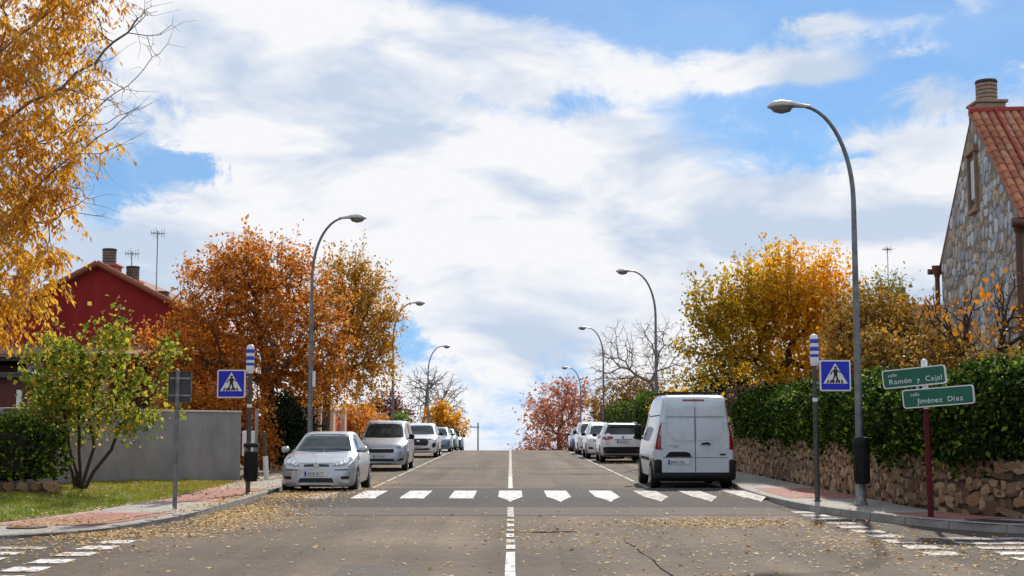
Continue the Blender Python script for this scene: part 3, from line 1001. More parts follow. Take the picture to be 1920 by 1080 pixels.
# right: rubble wall with hedge
WP = smooth_poly([(7.15, 64), (7.15, 48), (7.15, 36), (7.15, 28), (7.15, 25.3), (7.3, 23.6), (7.6, 22.5), (8.0, 21.75), (8.7, 21.2), (9.6, 21.0), (11.5, 20.9), (16, 20.9)], 2)
wpts = [Vector(p) for p in WP]
wl = [0.0]
for a, c in zip(wpts, wpts[1:]): wl.append(wl[-1] + (c - a).length)


def wall_at(u):
    x = float(np.interp(u, wl, [p.x for p in wpts])); y = float(np.interp(u, wl, [p.y for p in wpts]))
    x2 = float(np.interp(u + .05, wl, [p.x for p in wpts])); y2 = float(np.interp(u + .05, wl, [p.y for p in wpts]))
    x1 = float(np.interp(u - .05, wl, [p.x for p in wpts])); y1 = float(np.interp(u - .05, wl, [p.y for p in wpts]))
    return (x, y), math.atan2(y2 - y1, x2 - x1)


def wtop(u):
    (x, y), _ = wall_at(u)
    return float(np.interp(y, [20, 24, 30, 45], [.98, 1.05, 1.12, 1.25]))


rw = empty('stone_wall', (7.4, 26, .0), 0, 'low rubble stone retaining wall of brown stones under the right hedge', 'wall')
OW = Vector((7.4, 26, 0))
b = MB()
N_ = 90
for i in range(N_ + 1):
    u = wl[-1] * i / N_
    (x, y), a = wall_at(u)
    nx, ny = -math.sin(a), math.cos(a)      # towards the garden
    t = wtop(u)
    for (d, z) in ((0.03, -.1), (0.03, t), (.42, t), (.42, -.1)):
        b.v.append((x + nx * d - OW.x, y + ny * d - OW.y, z))
for i in range(N_):
    for k in range(3): b.f.append((i * 4 + k, i * 4 + k + 1, i * 4 + k + 5, i * 4 + k + 4))
b.build('mortar_bed', MATS['mortar'], rw)
random.seed(21)
rows = []
z = .14
while z < 1.1:
    h = random.uniform(.08, .19)
    u = random.uniform(0, .2)
    while u < wl[-1] - .1:
        w = random.uniform(.07, .24) if random.random() < .85 else random.uniform(.24, .40)
        if z + h * .6 < wtop(u) + .03: rows.append((u + w / 2, z + h / 2 + random.uniform(-.07, .07), w * 1.22, h * random.uniform(1.0, 1.6)))
        u += w
    z += h * .95


def frame_w(u):
    (x, y), a = wall_at(u)
    return (x - OW.x, y - OW.y), a


lay_stones(frame_w, rows, rw, ['rubble0', 'rubble1', 'rubble2', 'rubble3', 'rubble4'], 5, key=lambda q: (0 if 21.2 < wall_at(q[0])[0][1] else 1, wall_at(q[0])[0][1]), depth=.075, flat=.26)

rng0 = np.random.default_rng(77)


def path_hedge(name, label, u0, u1, z0f, z1f, d0, d1, n, m, seed, leaf, lump=.12, hang=.25):
    """hedge following the wall: from d0 in front of the wall face to d1 behind"""
    rng = np.random.default_rng(seed)
    (cx, cy), _ = wall_at((u0 + u1) / 2)
    t = empty(name, (cx, cy, 1.0), 0, label, 'hedge')
    u = rng.uniform(u0, u1, n)
    # more leaves where the hedge is nearer
    side = rng.random(n)
    P = np.zeros((n, 3)); Nn = np.zeros((n, 3))
    for i in range(n):
        (x, y), a = wall_at(u[i])
        nx, ny = -math.sin(a), math.cos(a)
        z0, z1 = z0f(u[i]), z1f(u[i])
        if side[i] < .68:     # face
            f = rng.random()
            z = z0 + (z1 - z0) * f
            bulge = .12 * math.sin(f * math.pi) - .22 * max(0, f - .85) / .15
            d = d0 - bulge; nn = (-nx, -ny, .1)
            if f < .12: d += .05
        elif side[i] < .93:
            d = d0 + (d1 - d0) * rng.random() ** 1.4; z = z1 + .05; nn = (0, 0, 1)
            if d < d0 + .15: z -= .1
        else:
            d = d1; z = z0 + (z1 - z0) * rng.random(); nn = (nx, ny, 0)
        k = (math.sin(u[i] * 2.1 + z * 3) * .5 + math.sin(u[i] * 5.3 - z * 4.4) * .35 + rng.normal() * .5 - rng.random() ** 3 * 1.6) * lump
        P[i] = (x + nx * d + nn[0] * k - cx, y + ny * d + nn[1] * k - cy, z + nn[2] * k - 1.0)
        if side[i] < .68 and f < .04: P[i, 2] -= rng.random() * hang
        Nn[i] = nn
    sz = np.clip(1 + rng.normal(size=n) * .3, .5, 1.7)
    leaf_object('foliage', P, Nn * .35 + rng.normal(size=(n, 3)) * .6 + np.array([0, 0, -.25]), leaf[0] * sz, leaf[1] * sz, .42 + rng.normal(size=n) * .30, m, t, rng)
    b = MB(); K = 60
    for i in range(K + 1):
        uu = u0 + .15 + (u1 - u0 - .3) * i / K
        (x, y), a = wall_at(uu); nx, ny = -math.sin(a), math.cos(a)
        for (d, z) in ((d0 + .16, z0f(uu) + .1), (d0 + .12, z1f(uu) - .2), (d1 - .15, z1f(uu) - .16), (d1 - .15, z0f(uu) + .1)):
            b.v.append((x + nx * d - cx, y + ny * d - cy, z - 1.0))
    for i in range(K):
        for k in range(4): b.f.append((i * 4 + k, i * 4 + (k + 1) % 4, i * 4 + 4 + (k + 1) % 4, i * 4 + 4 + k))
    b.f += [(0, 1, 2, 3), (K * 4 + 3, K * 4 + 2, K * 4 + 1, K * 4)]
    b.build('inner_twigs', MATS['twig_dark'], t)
    return t


def u_of_y(y):
    return float(np.interp(-y, [-p.y for p in wpts], wl))


ua, ub, uc = u_of_y(43.5), u_of_y(26.2), wl[-1]
path_hedge('hedge', 'long clipped green hedge on the stone wall behind the right crossing sign', ua, ub,
           lambda u: wtop(u) - .12 + .1 * math.sin(u * 1.7), lambda u: 2.50 + .06 * math.sin(u * 1.1), -.02, 1.25, 34000, 'leaf_hedge', 5, (.085, .055))
path_hedge('hedge', 'taller dark green hedge on the stone wall behind the green street name plates', ub - .3, uc,
           lambda u: float(np.interp(u, [ub, ub + 2.5, ub + 5, uc], [1.04, .97, 1.0, .92])) + .08 * math.sin(u * 2.1), lambda u: 2.40 + .1 * math.sin(u * 1.4), -.12, 1.4, 30000, 'leaf_hedge', 6, (.095, .06), .13, .25)
# two posts ending the wall by the van
b = MB(); b.box(7.05, 7.45, 44.0, 44.4, 0, 1.75, .02); b.box(7.0, 7.5, 43.95, 44.45, 1.75, 1.83, .02)
tag(b.build('gate_post', MATS['pink_render']), 'narrow plastered gate post at the far end of the stone wall beside the van', 'post')

# left: rendered garden wall
WA, WB = Vector((-10.5, 28.4)), Vector((-7.14, 36.4))
d = (WB - WA); L = d.length; ang = math.atan2(d.y, d.x)
lw = empty('garden_wall', (WA.x, WA.y, 0), ang, 'smooth grey rendered garden wall behind the left crossing sign', 'wall')
MB().box(0, L, 0, .22, -.1, 1.9, .01).build('wall_panel', MATS['wall_plaster'], lw)
for k in range(7):
    a, c = L * k / 7 + .004, L * (k + 1) / 7 - .004
    MB().box(a, c, -.03, .25, 1.9, 1.945, .008).build('coping', MATS['coping'], lw)
# return of the wall away from the street
MB().box(L - .22, L, .22, 7, -.1, 1.88, .01).build('wall_return', MATS['wall_plaster'], lw)

# left front: hedge on a stone edging
blob_bush('hedge', 'dark clipped hedge at the far left edge above a low stone edging', [(-15, -9.35, 26.6, 28.4, .48, 1.66), (-9.9, -9.05, 26.9, 28.1, .5, 1.45)], 15000, 'leaf_hedge', 31, (.085, .055), tint=(.55, .3))
eb = empty('stone_edging', (-11.5, 26.3, .1), 0, 'low brown stone edging under the left hedge', 'edging')
b = MB().box(-3.5, 2.75, .1, .5, -.05, .38, .02).build('mortar_bed', MATS['mortar'], eb)
random.seed(4)
rows = []
for z in (.12, .30):
    u = -3.4
    while u < 2.7:
        w = random.uniform(.22, .42); rows.append((u + w / 2, z, w, random.uniform(.19, .24))); u += w
lay_stones(lambda u: ((u, .1), 0), rows, eb, ['rubble0', 'rubble1', 'rubble3'], 12, depth=.12)

# ------------------------------------------------------------------ trees and shrubs
# golden tree overhanging from the left edge, with hanging compound leaves


def ash_tree():
    rng = np.random.default_rng(11)
    bx, by = -10.9, 21.6
    t = empty('golden_tree', (bx, by, .15), 0, 'tall golden tree with hanging feathery leaves at the left edge', 'tree')
    O = np.array([bx, by, .15])
    lobes = [(-8.7, 21.5, 7.8, 2.1, 2.0, 3.2, 1.2), (-7.6, 21.3, 6.4, 1.25, 1.5, 1.7, 1.5), (-7.7, 21.4, 8.4, 1.5, 1.7, 1.6, 1.2), (-8.5, 21.2, 4.5, 1.4, 1.5, 1.6, 2.4), (-7.7, 21.2, 5.0, .8, 1.2, 1.1, 2.0), (-7.9, 21.4, 3.7, .8, 1.0, .9, 2.2),
             (-11.5, 22, 8, 2.8, 2.5, 3.6, .35)]
    tips = lobe_points(lobes, 1000, rng, 2.2) - O
    bare = lobe_points([(-6.0, 21.4, 8.0, 1.0, 1.5, .8), (-6.3, 21.4, 6.8, 1.0, 1.4, .8), (-6.8, 21.4, 5.2, .8, 1.2, .6)], 150, rng, 1.6) - O
    alltips = np.concatenate([tips, bare])
    segs, last = grow(alltips, (0, 0, -.1), (.15, 0, 2.2), .0036, rng, .42, .10)
    C = []; D = []; Ls = []
    for i in range(len(tips)):
        p, q = last[i]
        for j in range(int(rng.integers(3, 6))):
            u = rng.uniform(.25, 1)
            o = p + (q - p) * u
            az = rng.uniform(0, 6.28)
            dr = np.array([math.cos(az), math.sin(az), rng.uniform(-.7, .15)])
            ln = rng.uniform(.28, .48)
            n = int(rng.integers(7, 12))
            pts = [o + dr * ln * k + np.array([0, 0, -1]) * .20 * k * k for k in np.linspace(.12, 1, n)]
            segs.append((o, pts[n // 2], .0022, .0018)); segs.append((pts[n // 2], pts[-1], .0018, .001))
            sd_ = np.array([-dr[1], dr[0], 0])
            for k, c in enumerate(pts):
                s = 1 if k % 2 else -1
                dd = sd_ * s * .55 + dr * .3 + np.array([0, 0, -.8]) + rng.normal(size=3) * .2
                if rng.random() < .88:
                    C.append(c + dd * .05); D.append(dd); Ls.append(rng.uniform(.06, .14))
    twig_object('trunk', segs, 'bark_grey', t)
    C = np.array(C); D = np.array(D); Ls = np.array(Ls); n = len(C)
    low = np.clip((6 - C[:, 2]) / 4, -1, 1)
    ti = .45 + rng.normal(size=n) * .2 + .12 * low + .1 * np.sin(C[:, 0] * 2.3 + C[:, 2] * 1.7)
    leaf_object('crown', C, D, Ls, Ls * rng.uniform(.3, .5, n), ti, 'leaf_gold', t, rng)


ash_tree()

make_tree('young_tree', 'young multi-stemmed tree with green and yellow leaves before the grey wall', (-8.95, 28.6),
          [(-9.2, 28.4, 2.0, 1.3, .9, .9), (-8.6, 28.4, 3.0, .8, .8, .9), (-9.5, 28.5, 3.0, .8, .8, .7), (-7.7, 28.3, 2.5, .75, .7, .55), (-8.2, 28.4, 3.7, .35, .5, .75), (-7.9, 28.4, 1.7, .9, .7, .6), (-7.25, 28.3, 2.75, .3, .4, .3), (-9.5, 28.4, 1.9, .7, .7, .7), (-7.0, 28.2, 2.2, .5, .5, .45), (-7.2, 28.3, 3.1, .45, .5, .4)],
          380, 14, 'leaf_green', 'bark_dark', seed=5, leaf=(.095, .075), spread=.13, r_tip=.0045, tint=(.55, .27), droop=.15, stems=5, power=1.9)

make_tree('orange_tree', 'broad rusty orange tree behind the grey wall and left crossing sign', (-8.2, 46.5),
          [(-8.3, 46, 5.0, 3.3, 3.0, 2.7), (-10.0, 46, 3.8, 2.1, 2.4, 2.0), (-6.7, 45.5, 3.9, 1.6, 2.0, 2.1), (-8.6, 46, 6.5, 2.4, 2.2, 1.5), (-7.6, 45, 2.9, 2.4, 1.6, 1.4), (-10.6, 46, 2.6, 1.5, 1.8, 1.2), (-9.8, 46, 6.4, 2.0, 1.8, 1.3, .5), (-11.9, 46, 3.4, 1.3, 1.5, 1.5, .9), (-11.5, 46, 4.5, 1.4, 1.5, 1.2, .8)],
          1650, 18, 'leaf_orange', 'bark', seed=7, leaf=(.115, .068), spread=.15, r_tip=.007, tint=(.42, .24), droop=.12, power=2.1, tint_z=.02, shoots=.3, shoot_len=.75)
make_tree('olive_orange_tree', 'olive and orange tree at the kerb behind the nearest left lamp', (-6.9, 51.5),
          [(-5.9, 51, 5.4, 1.9, 1.9, 2.3), (-5.2, 51, 4.0, 1.3, 1.6, 1.8), (-6.3, 50.5, 3.2, 1.4, 1.6, 1.3), (-6.0, 51, 6.9, 1.3, 1.4, 1.1), (-5.2, 51, 5.6, 1.35, 1.4, 1.0)],
          760, 16, 'leaf_olive', 'bark', seed=8, leaf=(.115, .065), spread=.16, r_tip=.006, tint=(.55, .22), droop=.15, tint_z=-.06, shoots=.35, shoot_len=.8)
make_tree('dark_shrub', 'dark evergreen shrub under the orange tree behind the silver hatchback', (-7.0, 44.2), [(-6.9, 44, 1.2, .95, .9, 1.1), (-7.2, 44, 1.9, .6, .7, .8)], 220, 30, 'leaf_dark', 'bark_dark', seed=9, leaf=(.11, .06), spread=.16, r_tip=.005, cat='shrub', tint=(.5, .3), stems=3)
make_tree('rust_shrub', 'low rusty shrub behind the end of the grey wall', (-8.6, 41.5), [(-9.6, 41.5, 1.9, 1.2, 1.0, 1.2), (-8.2, 41.5, 1.6, 1.0, 1.0, 1.4), (-7.7, 42.5, 1.0, .7, 1, .9)], 420, 20, 'leaf_orange', 'bark_dark', seed=14, leaf=(.115, .07), spread=.18, r_tip=.005, tint=(.32, .22), cat='shrub', stems=5)
make_tree('golden_bare_tree', 'half bare tree with golden lower leaves beyond the parked cars on the left', (-6.6, 103),
          [(-5.6, 103, 3.6, 2.7, 2.5, 2.3), (-5.0, 103, 2.4, 2.0, 2, 1.6), (-6.2, 103, 4.4, 2.2, 2, 1.8)], 1500, 0, 'leaf_gold', 'bark_grey', seed=15, r_tip=.011, power=1.8, wob=.06, expo=.34)
make_tree('golden_shrub_tree', 'low golden leaved tree on the left just before the crest', (-5.6, 99), [(-4.4, 99, 1.9, 1.4, 1.4, .75), (-5.4, 99, 2.0, 1.0, 1.2, .9), (-3.6, 99, 1.1, .9, 1, .5), (-5.0, 99, 2.9, .8, .9, .5)], 190, 11, 'leaf_gold', 'bark_dark', seed=16, leaf=(.20, .12), spread=.22, r_tip=.009, tint=(.5, .2))
make_tree('purple_tree', 'small purple leaved tree behind the second lamp on the left', (-7.6, 84), [(-7.6, 84, 2.7, 1.3, 1.3, 1.2), (-6.6, 84, 2.0, 1.0, 1, .9), (-8.4, 84, 2.2, .9, 1, .9)], 330, 10, 'leaf_purple', 'bark_dark', seed=17, leaf=(.15, .08), spread=.2, r_tip=.007, tint=(.5, .28))
make_tree('bright_shrub', 'small bright green shrub beside the white car on the left', (-6.1, 76), [(-6.1, 76, 1.85, .5, .5, .5), (-6.3, 76, 1.3, .45, .5, .5)], 90, 22, 'leaf_bright', 'bark_dark', seed=18, leaf=(.12, .07), spread=.14, r_tip=.006, cat='shrub', stems=3)
make_tree('rusty_shrub', 'rusty brown shrub behind the garden pillars on the left', (-8.0, 66), [(-7.6, 66, 1.8, 1.2, 2.4, 1.0), (-7.4, 72, 1.8, 1.0, 2.6, 1.1), (-8.8, 60, 2.2, 1.2, 2.4, 1.2)], 330, 16, 'leaf_orange', 'bark_dark', seed=19, leaf=(.15, .085), spread=.2, r_tip=.007, cat='shrub', stems=4)

# right side
make_tree('pink_tree', 'tall pink and rust leaved tree beyond the crest on the right', (6.0, 165),
          [(5.2, 165, 2.6, 4.2, 4, 4.2), (2.6, 165, -1.6, 2.6, 3, 2.2), (8.4, 165, 4.2, 2.5, 3, 3.2), (4.6, 165, -2.6, 4.6, 3, 2.2), (8, 165, -1, 3.0, 3, 3.2), (6.2, 165, 5.9, 2.0, 2.0, 1.7)],
          800, 7, 'leaf_pink', 'bark_grey', seed=20, leaf=(.36, .24), spread=.5, r_tip=.014, tint=(.45, .25), power=2.0)
make_tree('bare_tree', 'bare leafless tree behind the second lamp on the right', (8.6, 77), [(6.9, 77, 5.3, 2.5, 2.4, 2.6), (8.6, 77, 5.4, 2.2, 2.0, 2.6), (5.6, 77, 4.3, 1.8, 1.8, 2.0)], 1700, 0, 'leaf_brown', 'bark_grey', seed=22, r_tip=.0068, power=1.9, wob=.06, expo=.35)
make_tree('brown_shrub', 'olive brown bushy tree behind the far cars on the right', (8.3, 97), [(7.8, 97, 2.7, 2.4, 2, 2.1), (6.6, 97, 1.8, 1.3, 1.6, 1.5), (9.5, 97, 3.6, 1.8, 2, 1.6)], 520, 15, 'leaf_brown', 'bark_dark', seed=23, leaf=(.18, .10), spread=.25, r_tip=.007, cat='tree')
blob_bush('conifer_hedge', 'tall clipped dark green conifer hedge behind the white parked cars', [(6.35, 8.2, 66, 92, .1, 2.75), (6.4, 8.2, 64, 70, .1, 3.05)], 26000, 'leaf_hedge', 41, (.16, .05), lump=.14, tint=(.5, .25), up=.5)
make_tree('orange_shrub', 'orange and green shrub beside the roof of the white van', (7.0, 58), [(6.75, 58, 1.9, .95, 1.2, 1.1), (7.5, 58, 2.6, .9, 1, .8), (6.7, 57.5, 1.1, .7, 1, .7)], 260, 20, 'leaf_amber', 'bark_dark', seed=24, leaf=(.11, .07), spread=.17, r_tip=.006, tint=(.45, .3), cat='shrub', stems=4)
make_tree('dark_conifer', 'dark evergreen bush under the amber tree on the right', (9.0, 55), [(8.5, 55, 2.8, 1.5, 1.5, 1.9), (9.4, 55, 3.2, 1.2, 1.4, 1.4), (7.9, 54.5, 1.8, 1.0, 1.2, 1.4), (10.5, 55, 2.6, 1.6, 1.5, 1.8)], 560, 30, 'leaf_dark', 'bark_dark', seed=25, leaf=(.13, .06), spread=.2, r_tip=.006, tint=(.5, .3), cat='shrub')
make_tree('purple_brown_bush', 'dense purple brown twiggy bush between the van and the green hedge', (7.9, 45.5), [(7.75, 45.5, 1.9, .85, .9, 1.25), (8.3, 45.5, 2.5, .6, .8, .7), (7.5, 46.5, 1.3, .6, .9, 1.0)], 620, 16, 'leaf_twiggy', 'bark_dark', seed=26, leaf=(.09, .03), spread=.13, r_tip=.0045, tint=(.4, .28), cat='shrub', stems=5)
make_tree('amber_tree', 'large amber and olive tree with upright shoots above the right hedge', (8.65, 44.16),
          [(8.46, 44.16, 4.36, 2.39, 2.02, 1.75), (9.75, 44.16, 4.73, 1.66, 1.84, 1.84), (6.99, 44.16, 3.81, 1.38, 1.47, 0.92), (7.36, 44.16, 4.91, 1.56, 1.66, 1.01), (6.07, 44.16, 3.07, 1.20, 1.10, 0.51), (5.70, 44.16, 3.99, 0.84, 0.92, 0.42), (6.40, 44.16, 4.80, 0.90, 1.00, 0.60), (8.83, 44.16, 5.83, 2.02, 1.66, 0.92), (10.30, 44.16, 3.44, 1.29, 1.47, 1.29), (9.20, 43.70, 2.89, 1.47, 1.29, 0.83)],
          1150, 14, 'leaf_amber', 'bark_dark', seed=27, leaf=(.125, .075), spread=.19, r_tip=.006, tint=(.5, .2), droop=.2, shoots=.7, shoot_len=1.15, tint_x=.2, tint_z=.03)
make_tree('olive_thicket', 'olive and brown thicket of shrubs behind the right lamp post', (9.12, 32.68), [(8.86, 32.68, 3.15, 1.29, 1.20, 1.46), (9.80, 32.68, 3.32, 0.95, 1.12, 1.29), (8.34, 31.82, 2.37, 0.77, 1.03, 1.03), (10.32, 32.25, 2.46, 0.86, 1.03, 1.38), (8.26, 33.11, 3.66, 0.77, 1.03, 1.03), (8.25, 32.6, 3.7, .9, 1.2, 1.2), (8.15, 30.6, 3.1, .7, 1.2, .8), (9.2, 33.5, 4.2, .9, 1.2, 1.0)], 1050, 19, 'leaf_brown', 'bark_dark', seed=28, leaf=(.10, .06), spread=.18, r_tip=.005, tint=(.5, .28), cat='shrub', stems=5)
make_tree('pale_leaf_tree', 'thin grey green leaved tree top rising behind the right lamp post', (10.9, 40), [(10.7, 40, 5.2, .9, .9, .9), (11.3, 40, 5.5, .7, .8, .8), (10.2, 40, 5.0, .6, .7, .7)], 210, 6, 'leaf_green', 'bark_grey', seed=29, leaf=(.085, .045), spread=.15, r_tip=.0045, tint=(.4, .25))
make_tree('fruit_tree', 'dark branched garden tree with few orange leaves before the stone house', (9.9, 28.5), [(9.7, 28.5, 3.5, 1.4, 1.0, .95), (10.9, 28, 3.4, 1.0, 1.0, 1.0), (8.7, 28.5, 3.1, .7, .8, .55), (10.3, 28.5, 4.3, .9, .9, .75), (9.0, 29, 4.0, .6, .8, .6)], 300, 1, 'leaf_sparse', 'bark_dark', seed=30, leaf=(.125, .08), spread=.08, r_tip=.008, tint=(.45, .2), power=1.8, droop=.5, wob=.16)
make_tree('understory_shrub', 'dark brown leafy shrub behind the taller hedge on the right', (10.2, 31), [(9.6, 31, 2.3, 1.2, 1.0, .9), (11.2, 30.5, 2.4, 1.2, 1.0, .8), (12.2, 30, 2.4, 1.0, 1, .8), (9.0, 32.5, 2.4, .8, .9, .8), (10.4, 32, 3.0, 1.3, 1.0, .9), (8.7, 28.2, 2.9, .8, 1.2, .8), (9.2, 26.3, 2.6, .7, 1.0, .6)], 820, 13, 'leaf_brown', 'bark_dark', seed=32, leaf=(.085, .05), spread=.17, r_tip=.005, tint=(.35, .3), cat='shrub', stems=6)
make_tree('green_climber', 'green leafy shrub rising over the hedge before the stone house', (11.2, 26.5), [(10.4, 26.5, 2.6, .9, .7, .45), (9.4, 26.2, 2.7, .6, .6, .35), (11.4, 26, 2.6, .8, .7, .45)], 240, 14, 'leaf_green', 'bark_dark', seed=33, leaf=(.08, .05), spread=.13, r_tip=.004, tint=(.25, .2), cat='shrub', stems=5)
make_tree('garden_shrub', 'round yellow green shrub between the van and the right lamp post hedge', (8.6, 42.5), [(8.5, 42.5, 2.3, .8, .9, .75)], 130, 22, 'leaf_green', 'bark_dark', seed=34, leaf=(.085, .055), spread=.14, r_tip=.005, tint=(.55, .2), cat='shrub', stems=4)

# ------------------------------------------------------------------ grass and fallen leaves


def scatter_flat(name, pts, zf, size, m, seed, tilt=.35, label=None, cat=None):
    rng = np.random.default_rng(seed)
    n = len(pts)
    C = np.column_stack([pts, [zf(x, y) + .008 + rng.random() * .014 for x, y in pts]])
    az = rng.uniform(0, 6.28, n)
    D = np.column_stack([np.cos(az), np.sin(az), rng.normal(size=n) * tilt * .4])
    Nn = np.tile(np.array([[0, 0, 1.0]]), (n, 1)) + rng.normal(size=(n, 3)) * tilt
    sz = np.clip(1 + rng.normal(size=n) * .35, .4, 1.8)
    o = leaf_object(name, C, D, size * sz, size * .62 * sz, .55 + rng.normal(size=n) * .25, m, None, rng, Nn)
    return tag(o, label, cat, None, 'stuff')


rng = np.random.default_rng(99)
P = []


def gauss(n, cx, cy, sx, sy):
    P.append(np.column_stack([rng.normal(cx, sx, n), rng.normal(cy, sy, n)]))


def uni(n, x0, x1, y0, y1):
    P.append(np.column_stack([rng.uniform(x0, x1, n), rng.uniform(y0, y1, n)]))


uni(800, -5.2, 5.2, 12.5, 26)
uni(600, -5.6, 5.6, 26, 80)
uni(700, 1.0, 6, 13, 21)
gauss(1400, 3.4, 22.3, 1.0, .6)
gauss(500, 5.0, 18.5, .7, 1.6)
gauss(900, 7.5, 16.5, 1.4, 1.4)
gauss(1500, -4.4, 23.5, .55, 2.2)
gauss(3600, -4.9, 26.0, .36, 2.8)
gauss(1500, -4.3, 29.0, .5, .8)
gauss(900, -3.7, 33.5, .35, 2.2)
gauss(800, -5.2, 34, .3, 4)
gauss(1500, -6.0, 20.2, .7, .7)
gauss(700, -8, 17.6, 1.6, .5)
uni(500, -8, -5, 13, 19)
gauss(500, -4.8, 55, .5, 12)
gauss(500, 4.9, 50, .5, 12)
gauss(300, .5, 20.5, .7, 1.6)
pts = np.concatenate(P)
pts = pts[(pts[:, 1] > 11) & (np.abs(pts[:, 0]) < 12)]


def road_leaf_z(x, y):
    if 18.5 < y < 130:
        Kx = KR if x > 0 else KL
        ys = [p[1] for p in Kx][::-1]; xs_ = [abs(p[0]) for p in Kx][::-1]
        if abs(x) > float(np.interp(y, ys, xs_)): return H(y) + .135
    return H(y) + (hump(y) if abs(x) < 5.1 else hump(y) * .3)


scatter_flat('fallen_leaves', pts, road_leaf_z, .050, 'leaf_fallen', 51, label='scattered tan fallen leaves on the road and in the gutters', cat='leaves')
P = []
uni(1700, -10, -6.9, 21.5, 36)
gauss(900, -7.2, 33, .6, 2.0)
gauss(700, -9, 29, .8, .8)
uni(500, -7, -5.5, 21, 45)
gauss(350, -6.6, 38.5, .4, 2.2)
uni(160, 5.7, 7.1, 20, 44)
pts = np.concatenate(P)
scatter_flat('fallen_leaves', pts, lambda x, y: (vz(x, y) if (x < float(np.interp(y, [p[1] for p in VERGE[::-1]], [p[0] for p in VERGE[::-1]])) and y < 35.5) else .125) + .012, .055, 'leaf_fallen', 52, label='fallen leaves lying over the grass verge and pavements', cat='leaves')
# grass
n = 26000
gy = rng.uniform(20.9, 35, n)
ge = np.interp(gy, [p[1] for p in VERGE[::-1]], [p[0] for p in VERGE[::-1]])
gx = ge - rng.random(n) ** 1.2 * 4.2
keep = (gx > -11.5)
gx, gy = gx[keep], gy[keep]; n = len(gx)
gz = np.array([vz(a, c) for a, c in zip(gx, gy)])
C = np.column_stack([gx, gy, gz + .03])
D = np.column_stack([rng.normal(size=n) * .45, rng.normal(size=n) * .45, np.ones(n)])
far = np.clip((gy - 21) / 14, 0, 1)
o = leaf_object('grass', C, D, rng.uniform(.05, .11, n), np.full(n, .012), .25 + far * .55 + rng.normal(size=n) * .15, 'grass_blade', None, rng)
tag(o, 'short yellowing grass on the left verge', 'grass', None, 'stuff')

# ------------------------------------------------------------------ vehicles


def curve(keys, s, smooth=2, win=5):
    v = np.interp(s, [k[0] for k in keys], [k[1] for k in keys])
    for _ in range(smooth):
        p = np.pad(v, win // 2, mode='edge')
        v2 = np.convolve(p, np.ones(win) / win, mode='valid')
        v2[0], v2[-1] = v[0], v[-1]
        v = v2
    return v


